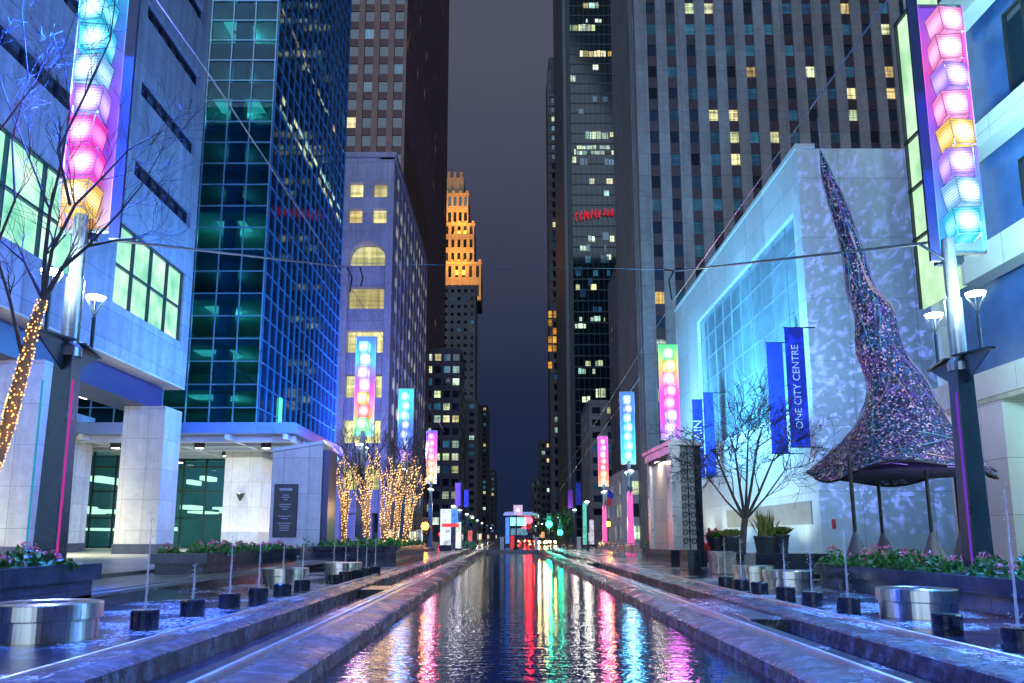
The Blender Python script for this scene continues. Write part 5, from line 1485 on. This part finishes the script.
lamp('grass_spot', 'POINT', (at(940,535,33).x, 31.0, .8), 22, (.8,1,.9), .1, None, root)

# ================================================================== MONUMENT AND SMALL THINGS ON THE RIGHT
Ym = 44.0
x0, x1 = at(645, 500, 50).x, at(672, 500, Ym).x
root = thing('monument', 'tall stone and steel portal monument with an iron scroll panel', 'monument', (8.9, 46, .04))
zt = at(690, 440, Ym).z
xa, xb, xc = at(672,500,Ym).x, at(682,500,Ym).x, at(696.5,500,Ym).x
# right leg with scroll grille facing the camera, portal opening facing the pool
obj('leg', MB().box((xa,Ym,.9),(xb-.004,Ym+1.3,zt-.3)).box((xb,Ym+.25,.9),(xc,Ym+1.3,zt-.3)), M['portal_metal'], root, bevel=.02)
obj('side_panel', MB().box((xc+.002,Ym+.05,.3),(xc+.34,Ym+1.35,zt-.15)), M['granite_black'], root)
mb = MB(); cxs = (xb+xc)/2; hw = (xc-xb)/2
for s in (-1, 1): mb.box((cxs+s*hw-.03,Ym+.12,.95),(cxs+s*hw+.03,Ym+.2,zt-.3))
mb.box((cxs-.02,Ym+.13,.95),(cxs+.02,Ym+.2,zt-.3))
z = 1.15
while z < zt-.6:
    for s in (-1, 1):
        pts = []
        for k in range(17):
            th = k/16*math.pi*2.6; rr_ = .19*(1-k/16*.72)
            pts.append((cxs+s*(.205-rr_*math.cos(th)), Ym+.15, z+.22+rr_*math.sin(th)))
        mb.tube(pts, .022, 4)
    mb.ball((cxs, Ym+.14, z), .05, 6, 4)
    z += .47
obj('scroll_grille', mb, M['iron'], root)
obj('grille_backing', MB().box((xb+.003,Ym+.215,.92),(xc-.003,Ym+.247,zt-.32)), M['concrete_pale'], root)
yb_ = 50.0; xg = at(647,500,yb_).x
xL = at(648, 500, yb_).x
obj('back_leg', MB().box((xL,yb_-.9,.9),(xL+1.2,yb_,zt-.3)), M['portal_metal'], root)
obj('stone_panel', MB().prism([(xL+.16,yb_-.91,.9),(xa+.06,Ym+1.31,.9),(xa+.06,Ym+1.31,zt-1.0),(xL+.16,yb_-.91,zt-1.0)], (.3,.1,0)), M['portal'], root)
obj('lintel', MB().prism([(xL-.12,yb_+.1,zt-.75),(xL-.12,yb_+.1,zt-.32),(xa-.12,Ym-.1,zt-.32),(xa-.12,Ym-.1,zt-.75)], (.5,.0,0)), M['portal_metal'], root)
mb = MB(); rnd = random.Random(5)
for k in range(9):
    f = .2 + k*.07; p = Vector((xL-.14,yb_+.1,zt-.9)).lerp(Vector((xa-.14,Ym-.1,zt-.9)), f); mb.box(p+Vector((-.02,-.12,-.12)), p+Vector((.03,.12,.1+rnd.uniform(0,.06))))
obj('lintel_letters', mb, M['iron'], root)
obj('cap', MB().prism([(xL-.25,yb_+.3,zt-.31),(xa-.2,Ym-.2,zt-.31),(xc+.4,Ym-.2,zt-.31),(xc+.4,yb_+.3,zt-.31)], (0,0,.18)).prism([(xL+.1,yb_,zt-.129),(xa+.1,Ym+.05,zt-.129),(xc+.2,Ym+.05,zt-.129),(xc+.2,yb_,zt-.129)], (0,0,.2)), M['portal_metal'], root)
obj('plinth', MB().prism([(xL-.2,yb_+.2,.04),(xa-.2,Ym-.2,.04),(xc+.4,Ym-.2,.04),(xc+.4,yb_+.2,.04)], (0,0,.85)), M['granite_black'], root)
lamp('portal_lamp', 'AREA', ((xa+xL)/2-.15, (Ym+yb_)/2, zt-.95), 60, (1,.9,.7), .5, ((xa+xL)/2-.1, (Ym+yb_)/2, 0), root)

def potted(px, py, Y, s, label, kind):
    g = at(px, py, Y); g.z = .16
    root = thing('plant_pot', label, 'plant pot', g, 'tall plant pots by the white wall')
    obj('pot', MB().lathe([(.30*s,0),(.34*s,.05*s),(.52*s,1.35*s),(.55*s,1.4*s),(.55*s,1.5*s),(.47*s,1.5*s),(.45*s,1.42*s)], g, 24), M['pot'], root, smooth=False)
    mb = MB(); rnd = random.Random(int(px))
    for k in range(60 if kind == 'spiky' else 160):
        a = rnd.uniform(0,6.28); sp_ = rnd.uniform(.1,.65)*s
        b0 = g+Vector((rnd.uniform(-.3,.3)*s, rnd.uniform(-.3,.3)*s, 1.42*s)); hh = rnd.uniform(.5,1.5)*s if kind == 'spiky' else rnd.uniform(.15,.5)*s
        tip = b0+Vector((math.cos(a)*sp_, math.sin(a)*sp_, hh)); md = b0.lerp(tip,.55)+Vector((0,0,.12*s)); wv = Vector((-math.sin(a),math.cos(a),0))*.045*s
        mb.add([b0-wv*.6, b0+wv*.6, md+wv, tip, md-wv], [(0,1,2,3,4)])
    obj('leaves', mb, M['grass_spike'] if kind != 'leafy' else M['leaf'], root)
potted(766, 557, 40, 1.0, 'dark tapered pot with tall spiky plant, by the white wall', 'spiky')
potted(779, 557, 41, 1.05, 'dark tapered pot with bushy yellow-green plant, rightmost of the pots', 'bushy')
potted(718, 556, 46, .95, 'dark pot with leafy plant nearest the pink figure', 'leafy')
potted(732, 556, 45, 1.0, 'dark pot with low yellow grass behind the tree trunk', 'bushy')
g = at(710, 557, 46.5); g.z = .16
root = thing('pink_figure', 'pink and red rounded figure beside the monument', 'sculpture', g)
obj('body', MB().lathe([(.55,0),(.62,.3),(.5,.85),(.28,1.15)], g, 20), M['red'], root, smooth=True)
obj('head', MB().ball(g+Vector((.18,-.1,1.45)), .42, 16, 10, sc_=(1,1.1,.95)).ball(g+Vector((.52,-.25,1.36)), .16, 10, 6).ball(g+Vector((-.02,-.1,1.86)), .11, 8, 6).ball(g+Vector((.36,-.1,1.86)), .11, 8, 6), M['pink'], root, smooth=True)

# leafless shrub and greenery by the right edge
bed('shrub', 'leafy shrub against the wall at the right edge', 17.2, 20.2, 25, 29, .3, 1600, 15, M['leaf'], 2.2, 30, .12)

# patio fence on the right
root = thing('patio_fence', 'low white patio fence with blue panels past the monument', 'fence', (11, 70, .04))
mb = MB(); pn = MB()
for k in range(9):
    y = 60+k*4.2; x = 9.6+.1*k; mb.tube([(x,y,.04),(x,y,1.15)], .05, 6)
    if k < 8:
        mb.tube([(x,y,1.12),(x+.1,y+4.2,1.12)], .035, 5); mb.tube([(x,y,.3),(x+.1,y+4.2,.3)], .03, 5)
        pn.prism([(x,y+.15,.36),(x+.1,y+4.05,.36),(x+.1,y+4.05,1.0),(x,y+.15,1.0)], (.03,0,0))
obj('rails', mb, M['concrete_pale'], root); obj('panel', pn, pbr('blue_tinted_panel', (.05,.12,.2), .2), root)

# ================================================================== STREET BEYOND
def slamp(x, y, label):
    root = thing('street_lamp', label, 'street lamp', (x, y, .0), 'street lamps receding along the street')
    obj('pole', MB().lathe([(.16,0),(.16,.4),(.08,.5),(.06,4.9)], (x,y,0), 10), M['post'], root)
    lamp_head(root, x, y, 4.9, 5.8, True, 1.15)
    return root
for i, (x, y) in enumerate([(-7.6,112),(-7.6,128),(-7.7,151),(-7.8,178),(-7.9,208),(-8,250),(-8,310),(-8.2,390)]):
    o = slamp(x, y, f'street lamp on the left pavement, {ordn[i]} beyond the pool end')
    if i < 7: lamp('street_lamp_light', 'POINT', (x, y, 6.2), 110, (1,.93,.8), .3, None, o)
for i, (x, y) in enumerate([(9.5,97),(10.4,126),(10.6,148),(11,179),(11,215),(11,262),(11,320),(11,400)]):
    o = slamp(x, y, f'street lamp on the right pavement, {ordn[i]} counting away from the pool')
    if i < 7: lamp('street_lamp_light', 'POINT', (x, y, 6.2), 260, (1,.93,.8), .4, None, o)

def leafy(x, y, h_, r_, n, seed, label, lsz=.28):
    rnd = random.Random(seed)
    root = thing('leafy_tree', label, 'tree', (x, y, 0), 'leafy street trees beyond the pool')
    mb = MB().tube([(x,y,0),(x+.1,y,h_*.35),(x,y+.1,h_*.6)], [.2,.15,.1], 7); tips = []
    for k in range(6): grow(mb, Vector((x+.05,y,h_*(.3+.05*k))), Vector((rnd.uniform(-1,1),rnd.uniform(-1,1),.9)).normalized(), h_*.2, .07, 1, rnd, tips, .6, .1)
    obj('trunk', mb, M['bark'], root)
    mb = MB(); cl = [(Vector((rnd.gauss(0,.45)*r_, rnd.gauss(0,.45)*r_, h_*.62+rnd.gauss(0,.2)*h_)), rnd.uniform(.25,.5)*r_) for _ in range(16)]
    for i in range(n):
        c, rr_ = rnd.choice(cl); d = Vector((rnd.gauss(0,1),rnd.gauss(0,1),rnd.gauss(0,1))).normalized()
        q = Vector((x,y,0)) + c + d*rr_*rnd.uniform(.4,1); u = d.orthogonal().normalized()*lsz*rnd.uniform(.6,1.2); v = d.cross(u)*.6
        mb.add([q-u, q-v, q+u, q+v], [(0,1,2,3)])
    obj('crown', mb, M['leaf'], root)
leafy(9.9, 136, 5.6, 1.7, 900, 1, 'leafy lit tree behind the green traffic light, nearest on the right pavement')
leafy(10.2, 160, 6.0, 1.8, 700, 2, 'leafy tree further along the right pavement')
leafy(10.4, 190, 6.5, 2.0, 600, 3, 'leafy tree farthest along the right pavement')
leafy(-9.4, 140, 5.5, 1.6, 800, 4, 'leafy tree on the left pavement behind the banners')
leafy(-9.0, 165, 6.0, 1.8, 700, 5, 'leafy tree farthest along the left pavement')
bed('hedge', 'low clipped green hedge on the left pavement past the advertising panels', -6.8, -4.9, 112, 126, .1, 1500, 21, M['leaf'], 1.0, 0, .22)
for i, (px, py, Y, cn, lb) in enumerate(((585.5,540,118,'teal','slim teal lit totem on the right pavement'),(592,540,124,'white','added slim white glow panel right of the teal one'),(470,541,126,'red','added slim red glow panel behind the left hedge'),(543,541,160,'orange','added slim orange glow panel beside the queueing cars'))):
    g = at(px, py, Y)  # glowing panels, largely invented to add lights to the far street
    root = thing('lit_totem', lb, 'sign', (g.x, Y, 0), 'lit panels, largely added, along the far street')
    obj('panel', MB().box((g.x-.32,Y,.5),(g.x+.32,Y+.25,(6.5,4.2,2.6,2.6)[i])), glow('totem_'+cn, tuple(.6*v+.1 for v in cc(cn)), .8, .8, 1.7), root)
    obj('foot', MB().box((g.x-.6,Y-.1,0),(g.x+.6,Y+.35,.498)), M['granite_black'], root)

for x, lb in ((-6.0,'pale square bollard at the left rail beyond the pool'), (-.75,'pale square bollard left of the black sign pole'), (3.55,'pale square bollard right of the black sign pole'), (8.9,'pale square bollard on the right terrace at the pool end')):
    root = thing('bollard', lb, 'bollard', (x, 102.2, 0), 'pale bollards at the pool end')
    obj('shaft', MB().box((x-.24,102,0),(x+.24,102.45,1.45)), M['concrete_pale'], root, bevel=.03)
    obj('cap', MB().box((x-.28,101.96,1.452),(x+.28,102.49,1.6)), M['canopy'], root)
root = thing('pole_sign', 'black pole with a pinkish square sign at the pool end', 'sign', (1.05, 103.5, 0))
obj('pole', MB().lathe([(.4,0),(.4,.25),(.1,.4),(.07,4.5)], (1.05,103.5,0), 10), M['iron'], root)
a, c = at(513.5, 515, 103.4), at(522.5, 505, 103.4)
obj('sign_panel', MB().box((a.x,103.3,a.z),(c.x,103.42,c.z)), glow('pink_white_sign', (.75,.5,.85), .7, .5, 2.5), root, bevel=.02)
obj('emblem', MB().ball(((a.x+c.x)/2,103.26,(a.z+c.z)/2), .26, 10, 6, sc_=(1,.2,1)), glow('sign_emblem', (.95,.92,1), 1.0), root)
# station shelter
root = thing('station_shelter', 'rail station shelter with a bright cyan lit panel', 'shelter', (2, 127, 0))
a, c = at(505.5, 551, 125), at(533, 513, 125)
mb = MB()
for x in (a.x, a.x+1.5, c.x-1.5, c.x): 
    for y in (124.2, 129.8): mb.tube([(x,y,0),(x,y,c.z-.4)], .09, 6)
obj('posts', mb, M['post'], root)
obj('roof', MB().box((a.x-.3,123.6,c.z-.4),(c.x+.6,131,c.z-.05)).box((a.x-.1,124,c.z-.05),(c.x,130.5,c.z+.15)), M['canopy'], root)
obj('lit_panel', MB().box((a.x+.7,124.0,3.3),(c.x-.9,124.1,c.z-.7)), glow('cyan_panel', (.35,.9,1), 1.0, .3, 1.5), root)
obj('blue_panel', MB().box((a.x,124.0,.6),(a.x+.6,124.1,c.z-.7)), glow('blue_panel_glow', (.08,.25,1), .9, .4, 1.5), root)
obj('lower_panel', MB().box((a.x+.8,124.05,1.9),(c.x-.9,124.12,2.9)), glow('white_panel_glow', (.3,.7,1), .3, .8, 2.2), root)
obj('bench', MB().box((a.x+.9,126,.45),(c.x-.9,126.6,.52)).box((a.x+1,126.1,0),(a.x+1.1,126.5,.45)).box((c.x-1.1,126.1,0),(c.x-1,126.5,.45)), M['red'], root)
obj('ticket_machine', MB().box((a.x+.75,124.4,0),(a.x+1.35,125,1.8)), glow('red_machine', (1,.08,.1), .5, .5, 3), root)

def signal(px, py, Y, on, label, s=1.0, armto=None):
    g = at(px, py, Y)
    root = thing('traffic_light', label, 'traffic light', (g.x, Y, 0), 'traffic lights at the crossing')
    px_ = armto if armto is not None else g.x
    mb = MB().tube([(px_,Y+.4,0),(px_,Y+.4,g.z+.9)], [.12,.09], 8)
    if armto is not None: mb.tube([(px_,Y+.4,g.z+.9),(g.x,Y+.4,g.z+.9)], .07, 6)
    obj('pole', mb, M['post'], root)
    obj('housing', MB().box((g.x-.28*s,Y,g.z-.85*s),(g.x+.28*s,Y+.35,g.z+.85*s)), M['black'], root)
    cols = {'red':(1,.02,.03), 'amber':(1,.35,.02), 'green':(.02,1,.55)}
    for k, nm in enumerate(('red','amber','green')):
        z = g.z + (.52-.52*k)*s
        if nm == on: m = glow('signal_'+nm, cols[nm], 14)
        else: m = M['iron']
        obj('lens', MB().lathe([(.24*s,0),(.24*s,.03)], (0,0,0), 14), m, root) if False else obj('lens', MB().ball((g.x, Y-.02, z), (.40 if nm == on else .22)*s, 12, 8, sc_=(1,.25,1)), m, root, smooth=True)
    if on: lamp('signal_light', 'POINT', (g.x, Y-1.0, g.z), 260*s, cols[on], .3, None, root)
    return root
signal(529, 525, 118, 'red', 'red traffic light over the middle of the street', 1.3, armto=7.6)
signal(524, 531, 150, 'red', 'smaller red traffic light left of the overhead one', 1.0, armto=-4)
signal(549, 520, 118, 'green', 'green traffic light nearest the right pavement', 1.15)
signal(560, 529, 122, 'green', 'low green traffic light behind the right lamps', 1.0)
signal(425, 526, 98, 'amber', 'orange signal beside the left kerb below the pylon', 1.15)
signal(441, 537, 140, 'red', 'small red signal behind the left hoardings', .9)
signal(608, 524, 112, 'amber', 'orange signal on the right below the flag', .9)

def car(x, y, col, facing, label):
    root = thing('parked_car', label, 'car', (x, y, 0), 'cars queueing on the street')
    m = pbr('car_paint', col, .25, var=.05)
    mb = MB()
    prof_ = [(-2.2,.35),(-2.25,.75),(-1.5,.95),(-.9,1.42),(.7,1.45),(1.5,1.0),(2.2,.85),(2.25,.35)]
    mb.prism([(x-.85, y+a, z) for a, z in prof_], (1.7,0,0)); obj('body', mb, m, root, bevel=.05)
    obj('windscreen', MB().prism([(x-.72,y-1.46,.99),(x+.72,y-1.46,.99),(x+.62,y-.94,1.38),(x-.62,y-.94,1.38)], (0,-.03,.02)), M['glass_dark'], root)
    for sx in (-1,1):
        for yy in (-1.4,1.4):
            w_ = obj('wheel', MB().tube([(x+sx*.86-.1,y+yy,.33),(x+sx*.86+.1,y+yy,.33)], .33, 14), M['black'], root)
        lm = glow('headlight_glow', (1,.62,.22), 40) if facing else glow('tail_light_glow', (1,.06,.02), 30)
        obj('headlight' if facing else 'tail_light', MB().ball((x+sx*.62,y-2.26,.66), (.26 if facing else .2), 8, 6, sc_=(1.2,.4,.8)), lm, root)
    return root
car(6.2, 150, (.3,.3,.32), True, 'grey car with headlights on, nearest beyond the crossing')
car(6.0, 172, (.5,.1,.08), False, 'red car with glowing tail lights behind the grey one')
car(8.9, 165, (.1,.1,.12), True, 'dark car with headlights by the right kerb')
car(3.0, 185, (.6,.6,.6), False, 'white car showing red tail lights in the middle lane')
car(6.4, 215, (.2,.22,.3), True, 'blue grey car with headlights farthest along the street')
for i, (x, y) in enumerate(((5.5,190),(8.2,205),(4.2,232),(7.0,250))):
    car(x, y, (.15,.15,.18), i % 2 == 1, ['dark car second in the right lane','small car by the far right kerb','distant car in the middle lane','distant car beside the right lamps'][i])

# hoardings on the left beyond the trees
root = thing('advertising_panel', 'white and blue lit advertising panel on the left pavement', 'sign', at(446, 548, 92))
a, c = at(440, 545, 92), at(451, 509, 92)
obj('panel', MB().box((a.x,92,a.z),(c.x,92.3,c.z)), glow('white_ad_glow', (.75,.85,1), .8, .7, 1.3), root)
obj('graphic', MB().box((c.x+.02,92,at(450,523,92).z),(at(458,520,92).x,92.25,c.z)), glow('blue_ad_glow', (.1,.3,1), .9, .5, 1.6), root, label='blue lit side graphic')
obj('stripe', MB().box((a.x+.2,91.93,at(445,527,92).z),(at(459,520,92).x,91.99,at(445,523.5,92).z)), glow('red_ad_glow', (1,.08,.12), .7), root)
obj('base', MB().box((a.x-.1,91.9,.04),(c.x+.1,92.4,a.z-.01)), M['granite_black'], root)
root = thing('advertising_panel', 'tall white lit panel between the left pavement signs', 'sign', at(458, 549, 95))
a, c = at(455.5, 549, 95), at(461, 522, 95)
obj('panel', MB().box((a.x,95,.3),(c.x,95.4,c.z)), glow('pale_ad_glow', (.9,.95,.9), .75, .6, 1.5), root)
obj('base', MB().box((a.x-.1,94.9,.04),(c.x+.1,95.5,.29)), M['granite_black'], root)
def sbanner(px0, px1, y0, y1, Y, m, label):
    a, c = at(px0, y1, Y), at(px1, y0, Y)
    root = thing('street_banner', label, 'banner', (a.x, Y, .0), 'street banners on poles')
    obj('cloth', MB().box((a.x,Y,a.z),(c.x,Y+.05,c.z)), m, root)
    obj('pole', MB().tube([(c.x+.12,Y,0),(c.x+.12,Y,c.z+.4)], .08, 6).tube([(a.x,Y,c.z+.06),(c.x+.12,Y,c.z+.06)], .04, 5), M['post'], root)
bp = glow('lit_purple_banner', (.25,.04,.5), .25); bb = glow('lit_blue_banner', (.02,.14,.7), .4)
sbanner(455, 460.5, 483, 506, 120, M['banner_purple'], 'purple banner on the left pavement')
sbanner(464, 468.5, 490, 507, 135, M['banner_blue'], 'blue banner right of the purple one on the left')
sbanner(568, 572.5, 490, 508, 150, M['banner_purple'], 'purple banner on the right pavement')
sbanner(576, 581, 483, 505, 140, M['banner_blue'], 'blue banner right of the purple one on the right')
# flag
a = at(607, 506, 110)
root = thing('flag', 'blue and red flag on a slanting pole at the right shop', 'flag', a)
t0, t1 = at(602, 480, 110), at(622, 497, 112)
obj('pole', MB().tube([t1, t0], .05, 6), M['post_light'], root)
q = [at(608,489,110.5), at(614,494,111), at(613,499,111), at(607,497,110.5)]
obj('canton', MB().prism(q, (0,.06,0)), pbr('blue_flag_cloth', (.03,.06,.6), .6), root)
q = [at(607,497.2,110.5), at(612,499,111), at(611,506,111), at(606,505,110.5)]
obj('red_field', MB().prism(q, (0,.06,0)), pbr('red_flag_cloth', (.75,.05,.08), .6), root)

# ================================================================== OVERHEAD WIRES
def cable(name, label, pts, r, sag=0, extra=None, cat='cable', group='overhead tram wires'):
    root = thing(name, label, cat, pts[0], group)
    P_ = []
    for i in range(len(pts)-1):
        for k in range(10):
            f = k/10; v = Vector(pts[i]).lerp(Vector(pts[i+1]), f); v.z -= sag*4*f*(1-f); P_.append(v)
    P_.append(Vector(pts[-1]))
    obj('strand', MB().tube(P_, r, 5), M['wire'], root)
    return root
arm = lambda *a: cable(*a)
c1 = cable('span_arm', 'pale horizontal wire arm reaching right from the left light pylon', [at(112,240,20), at(345,267,44)], .045)
mb = MB(); a = at(345,267,44)
for s_ in range(2):
    p_ = [at(347+s_*13,267,44+s_*3), at(352+s_*11,278,44+s_*3), at(350+s_*11,292-6*s_,44+s_*3)]; mb.tube(p_, .05, 5)
obj('insulator', mb, M['iron'], c1)
c2 = cable('span_arm', 'pale horizontal wire arm reaching left from the right light pylon', [at(935,242,21), at(674,271,44)], .05)
mb = MB().tube([at(674,271,44), at(669,280,44), at(672,300,44)], .05, 5).tube([at(674,271,44), at(664,270,44)], .06, 6)
obj('insulator', mb, M['iron'], c2)
obj('stay', MB().tube([at(918,243,20.8), at(948,262,20.8)], .04, 5), M['post'], c2)
cable('contact_wire', 'thin wire running up the street over the right track', [at(888,0,13), at(674,300,44), at(560,478,150)], .022)
cable('contact_wire', 'thin lower wire over the right track near the white roof', [at(640,378,60), at(560,490,160)], .025)
cable('contact_wire', 'thin wire running up the street over the left track', [at(150,-10,13), at(205,68,17), at(352,290,44), at(445,432,100)], .022)
cable('contact_wire', 'faint cross wire over the far street', [at(345,263,80), at(680,270,80)], .02)
